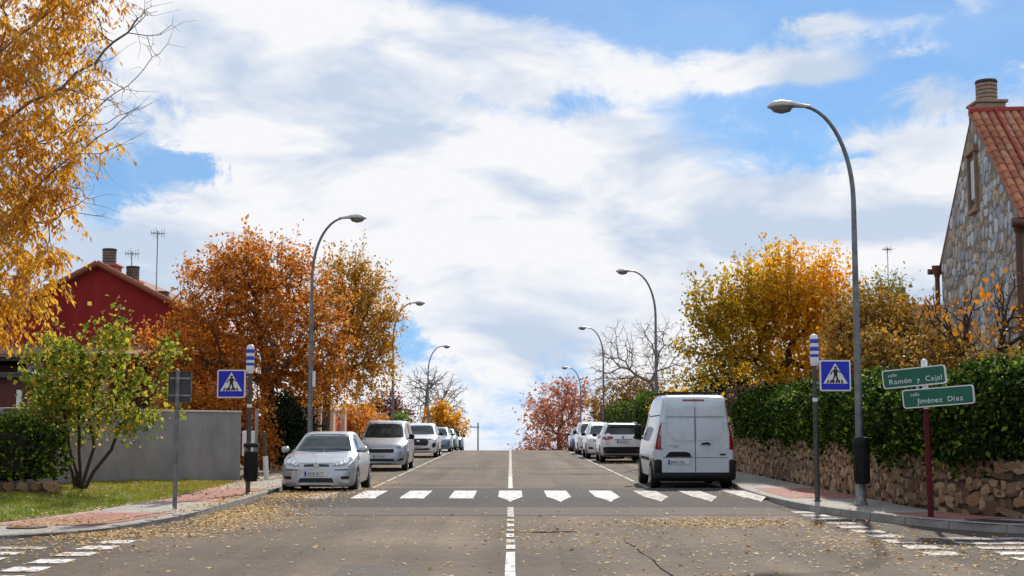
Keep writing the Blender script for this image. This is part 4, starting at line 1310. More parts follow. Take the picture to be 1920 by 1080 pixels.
class Car:
    def __init__(s, spec, name, label, cat, group=None):
        s.sp = spec
        s.root = empty(name, (0, 0, 0), 0, label, cat, group)
        L = spec['L']; s.L = L
        N = 72
        ss = np.linspace(0, L, N)
        # denser at both ends
        ss = L * (.5 - .5 * np.cos(np.pi * np.linspace(0, 1, N))) * .6 + ss * .4
        w = curve(spec['w'], ss, 2, 3); zt = curve(spec['zt'], ss, 2, 3); zb = curve(spec['zb'], ss, 1, 3)
        zs = np.minimum(curve(spec['zs'], ss, 2, 3), zt - .03); wt = curve(spec['wt'], ss, 2, 3)
        wt = np.minimum(wt, w - .01)
        b = MB()
        rows = []
        for i in range(N):
            W, T, B, S, U = w[i], zt[i], zb[i], zs[i], wt[i]
            h = S - B
            dz = max(T - S, .02); cr = min(.05, dz * .5)
            half = [(0, B), (W * .6, B), (W - .09, B), (W - .03, B + .05), (W - .005, B + .25 * h), (W, B + .5 * h), (W - .006, B + .72 * h), (W - .02, B + .86 * h), (W - .045, S),
                    (W - .05 + (U - W + .05) * .35, S + (T - cr - S) * .33), (W - .05 + (U - W + .05) * .72, S + (T - cr - S) * .7), (U, T - cr), (U - .045, T - cr * .45), (U - .13, T - cr * .16), (U * .5, T - .004), (0, T)]
            half = [(max(x, 0), z) for x, z in half]
            ring = half + [(-x, z) for x, z in half[-2:0:-1]]
            rows.append(ring)
        n = len(rows[0])
        for i, ring in enumerate(rows):
            for x, z in ring: b.v.append((x, ss[i] - L / 2, z))
        for i in range(N - 1):
            for k in range(n):
                a = i * n + k; c = i * n + (k + 1) % n
                b.f.append((a, c, c + n, a + n))
        b.f.append(tuple(range(n))); b.f.append(tuple(range((N - 1) * n, N * n))[::-1])
        me = b.mesh('body', True, 38)
        s.body = link('body', me, MATS[spec['paint']], s.root)
        bm = bmesh.new(); bm.from_mesh(me); s.bvh = BVHTree.FromBMesh(bm); bm.free()

    def panel(s, name, poly, view, m, off=.006, parent=None, cuts=3, mirror=False):
        """a panel with outline poly, moulded onto the body as seen from a side"""
        for sg in ((1, -1) if mirror else (1,)):
            pl = [(p[0] * sg, p[1]) for p in poly] if view in ('front', 'rear', 'top') else poly
            bm = bmesh.new()
            vs = [bm.verts.new((p[0], p[1], 0)) for p in pl]
            f = bm.faces.new(vs)
            bmesh.ops.triangulate(bm, faces=[f])
            if cuts: bmesh.ops.subdivide_edges(bm, edges=bm.edges[:], cuts=cuts, use_grid_fill=True)
            bmesh.ops.triangulate(bm, faces=bm.faces[:])
            v_ = view
            if view == 'side': v_ = 'left' if sg > 0 else 'right'
            for v in bm.verts:
                a, c = v.co.x, v.co.y
                if v_ == 'front': o, d = Vector((a, -9, c)), Vector((0, 1, 0))
                elif v_ == 'rear': o, d = Vector((a, 9, c)), Vector((0, -1, 0))
                elif v_ == 'top': o, d = Vector((a, c, 9)), Vector((0, 0, -1))
                elif v_ == 'left': o, d = Vector((-9, a, c)), Vector((1, 0, 0))
                else: o, d = Vector((9, a, c)), Vector((-1, 0, 0))
                hit = s.bvh.ray_cast(o, d)
                if hit[0] is None:
                    mid = o + d * 9
                    hit = s.bvh.find_nearest(mid)
                v.co = hit[0] - d * off
            me = bpy.data.meshes.new(name); bm.to_mesh(me); bm.free()
            me.polygons.foreach_set('use_smooth', [True] * len(me.polygons)); me.update()
            # face outwards
            o_ = link(name, me, MATS[m], parent or s.root)
        return o_

    def side(s, name, poly, m, off=.006, parent=None, cuts=3):
        s.panel(name, poly, 'side', m, off, parent, cuts, mirror=False) if False else None
        for v_ in ('left', 'right'): s.panel(name, poly, v_, m, off, parent, cuts)

    def wheels(s, ys, r, track, width=.2, arch=True):
        prof = [(r * .60, -width / 2), (r * .93, -width / 2), (r * .985, -width * .36), (r, -width * .2), (r, width * .2), (r * .985, width * .36), (r * .93, width / 2), (r * .60, width / 2)]
        tm = MB().lathe(prof, 28, axis='x').mesh('wheel', True, 35); tm.materials.append(MATS['tyre'])
        rb = MB().lathe([(r * .62, -.02), (r * .62, .015), (r * .56, .02), (r * .52, -.02), (.001, -.02)], 28, axis='x')
        for k in range(7):
            t = 2 * math.pi * k / 7
            M = Matrix.Rotation(t, 4, 'X')
            rb.box(-.018, .018, -.028, .028, .02, r * .58, .006, M)
        rb.lathe([(.06, -.02), (.06, .028), (.04, .034), (.001, .034)], 14, axis='x')
        rm = rb.mesh('rim', True, 30); rm.materials.append(MATS['rim'])
        for y in ys:
            for sg in (-1, 1):
                if arch:
                    c = [(y + math.cos(R(a)) * r * 1.13, r + math.sin(R(a)) * r * 1.13) for a in range(-30, 211, 12)]
                    s.panel('wheel_arch', c, 'right' if sg > 0 else 'left', 'black', .004, None, 2)
                wo = link('wheel', tm, None, s.root, (sg * (track / 2), y, r))
                ro = link('rim', rm, None, wo, (sg * width * .46, 0, 0))
                if sg < 0: ro.rotation_euler = (0, 0, math.pi)

    def mirrors(s, y, z, x, m, dark=False, h=.15, w=.2):
        for sg in (-1, 1):
            b = MB(); b.box(x - .06, x + .06, -.02, .03, -.02, .02, .01)
            b2 = MB().box(x + .02, x + .02 + w, -.07, .07, -.03, h - .03, .045)
            for q in (b, b2): q.v = [(v[0] * sg, v[1] + y, v[2] + z) for v in q.v]
            o = b2.build('mirror', MATS[m], s.root, True, 50)
            b.build('mirror_arm', MATS['black_plastic'], o)

    def plate(s, view, zc, text, xc=0.0, w=.52, h=.11, off=.02):
        """number plate with blue end strip and characters"""
        yl = None
        hit = s.bvh.ray_cast(Vector((xc, -9 if view == 'front' else 9, zc)), Vector((0, 1 if view == 'front' else -1, 0)))
        y = hit[0].y + (-off if view == 'front' else off)
        e = MB().box(-w / 2, w / 2, -.006, .006, -h / 2, h / 2).build('number_plate', MATS['plate_white'], s.root)
        e.location = (xc, y, zc); e.rotation_euler = (0, 0, 0 if view == 'front' else math.pi)
        MB().box(-w / 2 + .004, -w / 2 + .045, -.009, -.004, -h / 2 + .004, h / 2 - .004).build('country_strip', MATS['plate_blue'], e)
        if text:
            letters(text, .098, 'plate_ink', e, -w / 2 + .066, -.0075, -.035, 1.0, .86)

    def place(s, x, y, rz=0.0):
        yy = y
        s.root.location = (x, y, H(y))
        sl_ = math.atan((H(y + 1.3) - H(y - 1.3)) / 2.6)
        s.root.rotation_euler = (sl_ if abs(rz) < 1 else -sl_, 0, rz)


def letters(txt, size, m, parent, x, y, z, spacing=1.0, sx=1.0):
    """one mesh per character, set on a line"""
    pen = x
    for ch in txt:
        if ch == ' ':
            pen += size * .30 * sx; continue
        me = GLYPH[ch, size].copy(); me.materials.append(MATS[m])
        xs_ = [v.co.x for v in me.vertices]
        o = link('letter', me, None, parent, (pen - min(xs_) * sx, y, z), (R(90), 0, 0))
        o.scale = (sx, 1, 1)
        pen += (max(xs_) - min(xs_)) * sx + size * .10 * spacing


HATCH = dict(L=4.17, paint='paint_silver',
             w=[(0, .52), (.06, .66), (.18, .77), (.45, .835), (1.0, .85), (3.2, .85), (3.8, .82), (4.08, .74), (4.17, .66)],
             zt=[(0, .60), (.05, .68), (.14, .735), (.3, .79), (.8, .91), (1.12, .97), (1.25, 1.02), (1.95, 1.37), (2.2, 1.425), (2.8, 1.43), (3.3, 1.38), (3.65, 1.24), (3.95, 1.0), (4.1, .92), (4.17, .80)],
             zb=[(0, .24), (.1, .20), (.5, .19), (3.6, .20), (4.0, .26), (4.17, .32)],
             zs=[(0, .56), (.15, .68), (.5, .80), (1.0, .89), (1.4, .93), (3.2, .97), (3.8, .96), (4.17, .74)],
             wt=[(0, .44), (.15, .58), (.5, .69), (1.1, .72), (1.3, .70), (1.95, .57), (2.6, .56), (3.4, .56), (3.8, .60), (4.17, .55)])
MPV = dict(L=4.16, paint='paint_grey',
           w=[(0, .55), (.06, .69), (.2, .79), (.5, .86), (1.0, .88), (3.6, .88), (4.05, .85), (4.16, .80)],
           zt=[(0, .74), (.05, .84), (.15, .91), (.5, 1.02), (.85, 1.10), (1.0, 1.17), (1.65, 1.62), (1.9, 1.70), (2.6, 1.73), (3.9, 1.70), (4.08, 1.62), (4.16, 1.40)],
           zb=[(0, .26), (.1, .21), (.5, .20), (3.6, .21), (4.16, .32)],
           zs=[(0, .70), (.2, .84), (.5, .93), (1.0, 1.04), (1.5, 1.08), (3.9, 1.10), (4.16, 1.0)],
           wt=[(0, .46), (.2, .62), (.5, .72), (1.0, .76), (1.65, .66), (2.5, .67), (4.0, .68), (4.16, .66)])
SUV = dict(L=4.5, paint='paint_white',
           w=[(0, .56), (.06, .70), (.2, .82), (.5, .90), (1.0, .925), (3.7, .925), (4.2, .90), (4.42, .84), (4.5, .76)],
           zt=[(0, .72), (.05, .86), (.14, .93), (.4, 1.0), (1.0, 1.07), (1.25, 1.13), (1.95, 1.55), (2.25, 1.63), (2.9, 1.655), (3.6, 1.62), (3.95, 1.54), (4.3, 1.16), (4.42, 1.10), (4.5, .98)],
           zb=[(0, .30), (.1, .25), (.5, .23), (3.9, .24), (4.3, .30), (4.5, .36)],
           zs=[(0, .68), (.2, .86), (.5, .95), (1.2, 1.03), (3.4, 1.08), (4.1, 1.08), (4.5, .9)],
           wt=[(0, .48), (.2, .65), (.5, .76), (1.2, .80), (1.95, .66), (2.8, .64), (3.9, .64), (4.3, .70), (4.5, .66)])
SEDAN = dict(L=4.4, paint='paint_bluegrey',
             w=[(0, .52), (.06, .66), (.2, .78), (.5, .85), (1.0, .87), (3.6, .87), (4.1, .83), (4.35, .74), (4.4, .68)],
             zt=[(0, .58), (.05, .66), (.14, .72), (.4, .80), (1.0, .90), (1.3, .96), (2.05, 1.37), (2.35, 1.43), (2.8, 1.43), (3.2, 1.36), (3.75, 1.08), (4.2, 1.05), (4.35, 1.0), (4.4, .85)],
             zb=[(0, .22), (.1, .19), (.5, .18), (3.8, .19), (4.4, .30)],
             zs=[(0, .55), (.2, .70), (.5, .80), (1.2, .90), (3.4, .96), (4.1, .98), (4.4, .8)],
             wt=[(0, .44), (.2, .6), (.5, .7), (1.2, .72), (2.05, .58), (2.8, .57), (3.2, .57), (3.8, .66), (4.4, .58)])
VAN = dict(L=4.97, paint='paint_van',
           w=[(0, .60), (.06, .74), (.2, .86), (.5, .95), (1.0, .985), (4.6, .985), (4.85, .965), (4.94, .93), (4.97, .90)],
           zt=[(0, .86), (.05, 1.0), (.2, 1.08), (.7, 1.22), (.9, 1.30), (1.7, 2.02), (1.95, 2.16), (2.5, 2.28), (3.2, 2.33), (4.6, 2.32), (4.82, 2.29), (4.93, 2.20), (4.97, 2.06)],
           zb=[(0, .30), (.1, .25), (.5, .24), (4.4, .26), (4.85, .34), (4.97, .36)],
           zs=[(0, .8), (.2, 1.0), (.6, 1.12), (1.2, 1.22), (4.7, 1.26), (4.97, 1.26)],
           wt=[(0, .5), (.2, .7), (.6, .8), (1.2, .82), (1.9, .76), (2.6, .755), (4.7, .765), (4.9, .75), (4.97, .72)])


def front_car_details(c, kind, text=None):
    L2 = c.L / 2
    if kind == 'hatch':
        c.panel('windscreen', [(-.70, .985), (-.35, .963), (0, .957), (.35, .963), (.70, .985), (.535, 1.345), (.3, 1.362), (0, 1.368), (-.3, 1.362), (-.535, 1.345)], 'front', 'glass', .006, cuts=5)
        c.panel('grille', [(-.29, .655), (.29, .655), (.27, .70), (0, .712), (-.27, .70)], 'front', 'black', .008)
        MB().lathe([(.001, 0), (.06, 0), (.06, .012), (.001, .012)], 18, axis='y', c=(0, -L2 + .01, .688)).build('badge', MATS['chrome'], c.root).scale = (1, 1, 1)
        for sg in (-1, 1):
            hl = [(sg * .36, .665), (sg * .50, .66), (sg * .70, .70), (sg * .775, .80), (sg * .70, .865), (sg * .58, .80), (sg * .44, .715)]
            o = c.panel('headlight', hl, 'front', 'lamp_glass', .008, cuts=3)
            c.panel('reflector', ell(sg * .645, .775, .055, .055), 'front', 'chrome', .013, o, 1)
            c.panel('reflector', ell(sg * .545, .735, .042, .04), 'front', 'lamp_reflector', .013, o, 1)
            c.panel('reflector', ell(sg * .465, .70, .03, .026), 'front', 'lamp_reflector', .013, o, 1)
            c.panel('fog_light', rr(min(sg * .55, sg * .73), .37, max(sg * .55, sg * .73), .44, .03), 'front', 'black', .008)
            c.panel('bumper_trim', [(sg * .42, .568), (sg * .78, .575), (sg * .79, .60), (sg * .42, .59)], 'front', 'black', .009)
            c.panel('bonnet_gap', [(sg * .405, .735), (sg * .42, .735), (sg * .70, .935), (sg * .685, .94)], 'front', 'seam', .007, cuts=4)
        c.panel('bonnet_gap', [(-.40, .722), (.40, .722), (.40, .73), (-.40, .73)], 'front', 'seam', .008, cuts=4)
        c.panel('lower_intake', [(-.40, .30), (.40, .30), (.36, .40), (-.36, .40)], 'front', 'black', .008)
        c.panel('bumper_skirt', [(-.70, .205), (.70, .205), (.66, .245), (-.66, .245)], 'front', 'black_plastic', .007)
        c.side('side_window', [(-.86, .985), (-.28, 1.33), (.35, 1.36), (.38, .99)], 'glass', .005)
        c.side('side_window', [(.45, .99), (.42, 1.355), (1.0, 1.31), (1.25, 1.15), (1.18, 1.0)], 'glass', .005)
        c.panel('rear_window', [(-.56, 1.03), (.56, 1.03), (.48, 1.30), (-.48, 1.30)], 'rear', 'glass', .006)
        c.plate('front', .495, text)
        c.mirrors(-.72, .97, .80, 'paint_silver', h=.14, w=.19)
        c.wheels((-1.22, 1.39), .305, 1.50)
        for x0, x1 in ((-.55, .0), (.05, .6)):
            MB().tube([(x0, -1.0, 1.0), (x1, -.97, 1.01)], .008, 5).build('wiper', MATS['black'], c.root)
        MB().tube([(0, -.05, 1.42), (0, .12, 1.52)], .005, 5).build('antenna', MATS['black'], c.root)
        c.panel('tail_light', [(.62, .78), (.76, .78), (.74, 1.0), (.62, .98)], 'rear', 'tail_red', .008, mirror=True)
    elif kind == 'mpv':
        c.panel('windscreen', [(-.76, 1.15), (-.3, 1.125), (.3, 1.125), (.76, 1.15), (.64, 1.58), (.3, 1.61), (-.3, 1.61), (-.64, 1.58)], 'front', 'glass', .006, cuts=5)
        c.panel('grille', [(-.40, .62), (.40, .62), (.46, .70), (.42, .755), (-.42, .755), (-.46, .70)], 'front', 'black', .010)
        c.panel('grille_frame', [(-.46, .60), (.46, .60), (.52, .70), (.47, .775), (-.47, .775), (-.52, .70)], 'front', 'chrome', .006)
        for sg in (-1, 1):
            o = c.panel('headlight', [(sg * .50, .80), (sg * .60, .745), (sg * .80, .80), (sg * .83, .92), (sg * .72, .90)], 'front', 'lamp_glass', .008)
            c.panel('reflector', ell(sg * .70, .825, .05, .045), 'front', 'chrome', .013, o, 1)
            c.panel('bonnet_gap', [(sg * .50, .86), (sg * .512, .86), (sg * .74, 1.085), (sg * .725, 1.09)], 'front', 'seam', .007, cuts=4)
            c.panel('fog_light', [(sg * .50, .33), (sg * .74, .36), (sg * .76, .45), (sg * .62, .42)], 'front', 'black', .008)
        c.panel('lower_intake', [(-.48, .33), (.48, .33), (.42, .42), (-.42, .42)], 'front', 'black', .008)
        c.panel('bumper_skirt', [(-.74, .215), (.74, .215), (.70, .265), (-.70, .265)], 'front', 'black_plastic', .007)
        c.plate('front', .50, text)
        c.side('side_window', [(-.98, 1.14), (-.40, 1.56), (.25, 1.60), (.25, 1.14)], 'glass', .005)
        c.side('side_window', [(.32, 1.14), (.32, 1.60), (1.15, 1.60), (1.2, 1.14)], 'glass', .005)
        c.panel('rear_window', [(-.6, 1.16), (.6, 1.16), (.55, 1.55), (-.55, 1.55)], 'rear', 'glass', .006)
        c.panel('tail_light', [(.70, .8), (.82, .8), (.80, 1.2), (.72, 1.2)], 'rear', 'tail_red', .008, mirror=True)
        c.mirrors(-.85, 1.10, .84, 'black_plastic', h=.18, w=.19)
        c.wheels((-1.30, 1.20), .31, 1.52)
        for sg in (-1, 1):
            MB().tube([(sg * .60, -.25, 1.70), (sg * .60, -.15, 1.765), (sg * .62, 1.6, 1.765), (sg * .62, 1.7, 1.70)], .018, 6).build('roof_rail', MATS['black_plastic'], c.root)
        MB().tube([(0, -.25, 1.70), (0, -.1, 1.82)], .006, 5).build('antenna', MATS['black'], c.root)
    elif kind in ('suv', 'suv2'):
        c.panel('windscreen', [(-.78, 1.115), (-.3, 1.09), (.3, 1.09), (.78, 1.115), (.63, 1.51), (.3, 1.535), (-.3, 1.535), (-.63, 1.51)], 'front', 'glass', .006, cuts=5)
        if kind == 'suv':
            c.panel('grille', [(-.42, .58), (.42, .58), (.50, .72), (.46, .84), (.62, .87), (.60, .905), (-.60, .905), (-.62, .87), (-.46, .84), (-.50, .72)], 'front', 'black', .010)
            c.panel('badge', ell(0, .80, .07, .04), 'front', 'chrome', .02, cuts=1)
            for sg in (-1, 1):
                o = c.panel('headlight', [(sg * .56, .88), (sg * .80, .93), (sg * .86, .985), (sg * .6, .925)], 'front', 'lamp_glass', .010)
                c.panel('fog_light', [(sg * .66, .50), (sg * .78, .48), (sg * .84, .60), (sg * .80, .72), (sg * .70, .70), (sg * .66, .60)], 'front', 'black', .009)
            c.panel('lower_intake', [(-.52, .36), (.52, .36), (.60, .46), (.40, .44), (-.40, .44), (-.60, .46)], 'front', 'black', .009)
            c.panel('bumper_skirt', [(-.74, .26), (.74, .26), (.70, .33), (-.70, .33)], 'front', 'plate_white', .007)
            c.plate('front', .50, text)
        else:
            c.panel('grille', [(-.45, .72), (.45, .72), (.52, .84), (-.52, .84)], 'front', 'black', .010)
            c.panel('grille_bar', rr(-.45, .775, .45, .79, .006, 1), 'front', 'chrome', .016)
            for sg in (-1, 1):
                o = c.panel('headlight', [(sg * .52, .80), (sg * .82, .80), (sg * .86, .92), (sg * .55, .89)], 'front', 'lamp_glass', .010)
                c.panel('reflector', ell(sg * .68, .85, .06, .04), 'front', 'chrome', .016, o, 1)
                c.panel('fog_light', [(sg * .58, .44), (sg * .82, .44), (sg * .84, .56), (sg * .64, .54)], 'front', 'black', .009)
            c.panel('lower_intake', [(-.52, .36), (.52, .36), (.50, .52), (-.50, .52)], 'front', 'black', .009)
            c.plate('front', .60, text)
        suv_common(c)
    elif kind == 'sedan':
        c.panel('windscreen', [(-.70, .945), (-.3, .925), (.3, .925), (.70, .945), (.55, 1.34), (.3, 1.36), (-.3, 1.36), (-.55, 1.34)], 'front', 'glass', .006, cuts=5)
        c.panel('grille', [(-.30, .56), (.30, .56), (.34, .68), (-.34, .68)], 'front', 'black', .010)
        for sg in (-1, 1):
            c.panel('headlight', [(sg * .42, .62), (sg * .74, .66), (sg * .78, .77), (sg * .46, .72)], 'front', 'lamp_glass', .010)
        c.panel('lower_intake', [(-.58, .26), (.58, .26), (.52, .40), (-.52, .40)], 'front', 'black', .009)
        c.plate('front', .47, text)
        c.side('side_window', [(-.82, .96), (-.12, 1.33), (.35, 1.36), (.38, .97)], 'glass', .005)
        c.side('side_window', [(.45, .98), (.42, 1.36), (.92, 1.30), (1.25, 1.05), (1.2, .99)], 'glass', .005)
        c.panel('rear_window', [(-.6, 1.10), (.6, 1.10), (.5, 1.32), (-.5, 1.32)], 'rear', 'glass', .006)
        c.panel('tail_light', [(.5, .80), (.76, .80), (.74, .95), (.5, .95)], 'rear', 'tail_red', .008, mirror=True)
        c.mirrors(-.70, .96, .82, 'black_plastic', h=.13, w=.18)
        c.wheels((-1.32, 1.30), .31, 1.52)


def suv_common(c):
    c.side('side_window', [(-.95, 1.10), (-.30, 1.50), (.30, 1.56), (.32, 1.12)], 'glass', .005)
    c.side('side_window', [(.38, 1.12), (.36, 1.56), (1.10, 1.53), (1.35, 1.13)], 'glass', .005)
    c.side('side_window', [(1.42, 1.14), (1.20, 1.52), (1.55, 1.46), (1.78, 1.16)], 'glass', .005)
    c.mirrors(-.78, 1.08, .88, 'black_plastic', h=.16, w=.2)
    c.wheels((-1.35, 1.33), .35, 1.60, .22)
    for sg in (-1, 1):
        MB().tube([(sg * .62, -.2, 1.60), (sg * .62, -.1, 1.675), (sg * .62, 1.5, 1.66), (sg * .62, 1.6, 1.58)], .016, 6).build('roof_rail', MATS['chrome'], c.root)
    c.side('sill_trim', [(-.85, .25), (.85, .25), (.85, .40), (-.85, .40)], 'black_plastic', .006)


def suv_rear(c, text=None):
    c.panel('rear_window', [(-.70, 1.17), (.70, 1.17), (.76, 1.20), (.60, 1.52), (.3, 1.545), (-.3, 1.545), (-.60, 1.52), (-.76, 1.20)], 'rear', 'glass', .008, cuts=5)
    for sg in (-1, 1):
        c.panel('tail_light', [(sg * .44, .99), (sg * .80, .92), (sg * .88, 1.06), (sg * .84, 1.10), (sg * .40, 1.09)], 'rear', 'tail_red' if sg > 0 else 'tail_dark', .010)
    c.panel('badge', ell(0, 1.05, .05, .05), 'rear', 'seam', .016, cuts=1)
    c.panel('tailgate_recess', [(-.40, .945), (.40, .945), (.36, .97), (-.36, .97)], 'rear', 'seam', .008)
    c.panel('rear_bumper', [(-.70, .31), (.70, .31), (.86, .40), (.88, .64), (.60, .66), (-.60, .66), (-.88, .64), (-.86, .40)], 'rear', 'black_plastic', .010, cuts=4)
    for sg in (-1, 1): c.panel('reflector', rr(min(sg * .55, sg * .75), .52, max(sg * .55, sg * .75), .55, .01, 2), 'rear', 'tail_red', .018)
    c.plate('rear', .87, text, h=.12)
    b = MB().box(-.62, .62, 1.50, 1.80, 1.555, 1.585, .01); b.build('spoiler', MATS['paint_white'], c.root)


def van_rear(c, text=None):
    L2 = c.L / 2
    paint_ = 'paint_van'
    # door panels, slightly raised so that their edges read
    c.panel('door', [(-.80, .42), (-.008, .42), (-.008, 2.22), (-.62, 2.22), (-.72, 2.12), (-.80, 1.40)], 'rear', paint_, .010, cuts=6)
    c.panel('door', [(.80, .42), (.80, 1.40), (.72, 2.12), (.62, 2.22), (.008, 2.22), (.008, .42)], 'rear', paint_, .010, cuts=6)
    c.panel('door_gap', [(-.011, .42), (.011, .42), (.011, 2.22), (-.011, 2.22)], 'rear', 'seam', .0135, cuts=6)
    c.panel('door_gap', [(-.80, .775), (.80, .775), (.80, .79), (-.80, .79)], 'rear', 'seam', .0125, cuts=5)
    c.panel('door_gap', [(-.72, 1.765), (.72, 1.765), (.72, 1.78), (-.72, 1.78)], 'rear', 'seam', .0125, cuts=5)
    for sg in (-1, 1):   # pressed blank window fields
        c.panel('panel_edge_shade', [(sg * .02, 1.19), (sg * .445, 1.19), (sg * .61, 1.29), (sg * .715, 1.455), (sg * .692, 1.742), (sg * .02, 1.757)], 'rear', 'van_edge_shade', .0185, cuts=5)  # darker outline paints the shade round the pressed field
        c.panel('pressed_panel', [(sg * .03, 1.20), (sg * .44, 1.20), (sg * .60, 1.30), (sg * .70, 1.46), (sg * .68, 1.73), (sg * .03, 1.745)], 'rear', paint_, .022, cuts=5)
        c.panel('panel_crease_light', [(sg * .03, 1.165), (sg * .46, 1.165), (sg * .66, 1.28), (sg * .75, 1.45), (sg * .72, 1.47), (sg * .60, 1.29), (sg * .44, 1.19), (sg * .03, 1.19)], 'rear', 'plate_white', .017, cuts=4)  # white strip paints the light caught along the crease
        c.panel('pressed_panel', [(sg * .03, 1.80), (sg * .68, 1.80), (sg * .64, 2.10), (sg * .03, 2.14)], 'rear', paint_, .020, cuts=4)
        tl = c.panel('tail_light', [(sg * .835, .98), (sg * .955, .98), (sg * .95, 1.48), (sg * .90, 1.66), (sg * .86, 1.66), (sg * .84, 1.4)], 'rear', 'tail_red', .014, cuts=4)
        c.panel('lens_band', [(sg * .838, 1.33), (sg * .95, 1.33), (sg * .93, 1.60), (sg * .86, 1.60)], 'rear', 'lamp_glass', .019, tl, 2)
        # tail light wraps round the corner
        c.panel('tail_light', [(L2 - .02, .98), (L2 - .16, 1.0), (L2 - .12, 1.45), (L2 - .04, 1.66), (L2 - .02, 1.6)], 'right' if sg > 0 else 'left', 'tail_red', .006, cuts=3)
        b = MB().box(min(sg * .82, sg * .985), max(sg * .82, sg * .985), L2 - .50, L2 + .03, .30, .74, .03); b.build('bumper_corner', MATS['black_plastic'], c.root, True, 50)
        MB().box(min(sg * .77, sg * .82), max(sg * .77, sg * .82), L2 - .02, L2 + .045, 1.0, 1.06, .01).build('hinge', MATS[paint_], c.root)
        MB().box(min(sg * .74, sg * .79), max(sg * .74, sg * .79), L2 - .03, L2 + .035, 1.62, 1.68, .01).build('hinge', MATS[paint_], c.root)
        for sname, poly, mm in (('side_rail', [(-.3, 1.78), (L2 - .25, 1.80), (L2 - .25, 1.83), (-.3, 1.81)], 'seam'), ('rub_strip', [(-1.2, .68), (1.0, .68), (1.0, .76), (-1.2, .76)], 'black_plastic'), ('rub_strip', [(1.95, .68), (2.1, .68), (2.1, .76), (1.95, .76)], 'black_plastic')):
            c.panel(sname, poly, 'right' if sg > 0 else 'left', mm, .008, cuts=3)
    MB().box(-.975, .975, L2 - .25, L2 + .075, .24, .425, .04).build('rear_bumper', MATS['black_plastic'], c.root, True, 50)
    MB().box(-.86, .86, L2 - .9, L2 - .1, .20, .38, .02).build('underbody', MATS['black'], c.root)
    c.panel('brake_light', rr(-.24, 2.165, .30, 2.205, .015, 2), 'rear', 'tail_red', .022)
    b = MB().prism([(.74, .80), (.09, .80), (.14, .895), (.22, .925), (.60, .925), (.66, .895)], L2 - .02, L2 + .02, 'xz')
    b.v = [(v[0] + .0, v[1], v[2]) for v in b.v]; b.build('plate_lamp_housing', MATS['black_plastic'], c.root)
    MB().prism([(-.13, 1.10), (-.38, 1.10), (-.34, 1.145), (-.28, 1.16), (-.24, 1.145), (-.17, 1.145)], L2 - .02, L2 + .045, 'xz').build('door_handle', MATS['black_plastic'], c.root)
    MB().prism(rr(-.74, .84, -.60, .88, .01, 2), L2 - .02, L2 + .022, 'xz').build('badge', MATS['plate_ink'], c.root)
    for q, (zz, ww) in enumerate(((1.07, .26), (1.03, .10))):
        MB().prism(rr(.66 - q * .14 - ww, zz, .66 - q * .14, zz + .012, .004, 1), L2 - .02, L2 + .018, 'xz').build('model_script', MATS['galv_old'], c.root)
    c.plate('rear', .675, text, xc=.41, off=.024)
    # roof bars
    for y in (L2 - .55, .4, -.5):
        b = MB().box(-.70, .70, y - .03, y + .03, 2.36, 2.40, .01); o = b.build('roof_bar', MATS['black_plastic'], c.root)
        for x in (-.62, 0, .62): MB().box(x - .03, x + .03, y - .025, y + .025, 2.29, 2.36, .005).build('bar_foot', MATS['galv_old'], o)
    c.panel('windscreen', [(-.8, 1.32), (.8, 1.32), (.72, 1.98), (-.72, 1.98)], 'front', 'glass', .006, cuts=5)
    c.side('side_window', [(-1.55, 1.30), (-.92, 1.86), (-.45, 1.90), (-.45, 1.30)], 'glass', .006)
    c.mirrors(-1.25, 1.22, .93, 'black_plastic', h=.40, w=.2)
    c.wheels((-1.52, 1.48), .345, 1.78, .235)
    MB().box(-.62, .62, 1.2, 1.75, .18, .40, .03).build('rear_axle', MATS['black'], c.root)
    for sg in (-1, 1): c.panel('headlight', [(sg * .6, .90), (sg * .85, .95), (sg * .88, 1.15), (sg * .68, 1.05)], 'front', 'lamp_glass', .008)
    c.panel('grille', [(-.5, .55), (.5, .55), (.55, .8), (-.55, .8)], 'front', 'black', .008)


def spec_with(base, **kw):
    d = dict(base); d.update(kw); return d


GL, GR = 'cars parked along the left kerb', 'cars parked along the right kerb'
c = Car(HATCH, 'hatchback_car', 'silver hatchback facing the camera, nearest parked car on the left', 'car', GL)
front_car_details(c, 'hatch', '0058 BCT'); c.place(-4.34, 30.75 + 2.085)
c = Car(MPV, 'people_carrier', 'grey silver people carrier with black grille parked behind the silver hatchback', 'car', GL)
front_car_details(c, 'mpv', '4175 JHC'); c.place(-4.42, 47.0 + 2.08)
c = Car(SUV, 'white_car', 'white sport utility car facing the camera, third parked on the left', 'car', GL)
front_car_details(c, 'suv', '6390 LTK'); c.place(-4.40, 65.5 + 2.25)
c = Car(SEDAN, 'saloon_car', 'blue grey saloon car parked behind the white car on the left', 'car', GL)
front_car_details(c, 'sedan'); c.place(-4.25, 78.0 + 2.2)
c = Car(spec_with(SEDAN, paint='paint_green'), 'saloon_car', 'dark green car near the crest, fifth parked on the left', 'car', GL)
front_car_details(c, 'sedan'); c.place(-4.3, 87.5 + 2.2)
c = Car(spec_with(SUV, paint='paint_dark'), 'dark_car', 'dark grey car just over the crest, farthest parked on the left', 'car', GL)
front_car_details(c, 'suv2'); c.place(-4.3, 96.5 + 2.2)

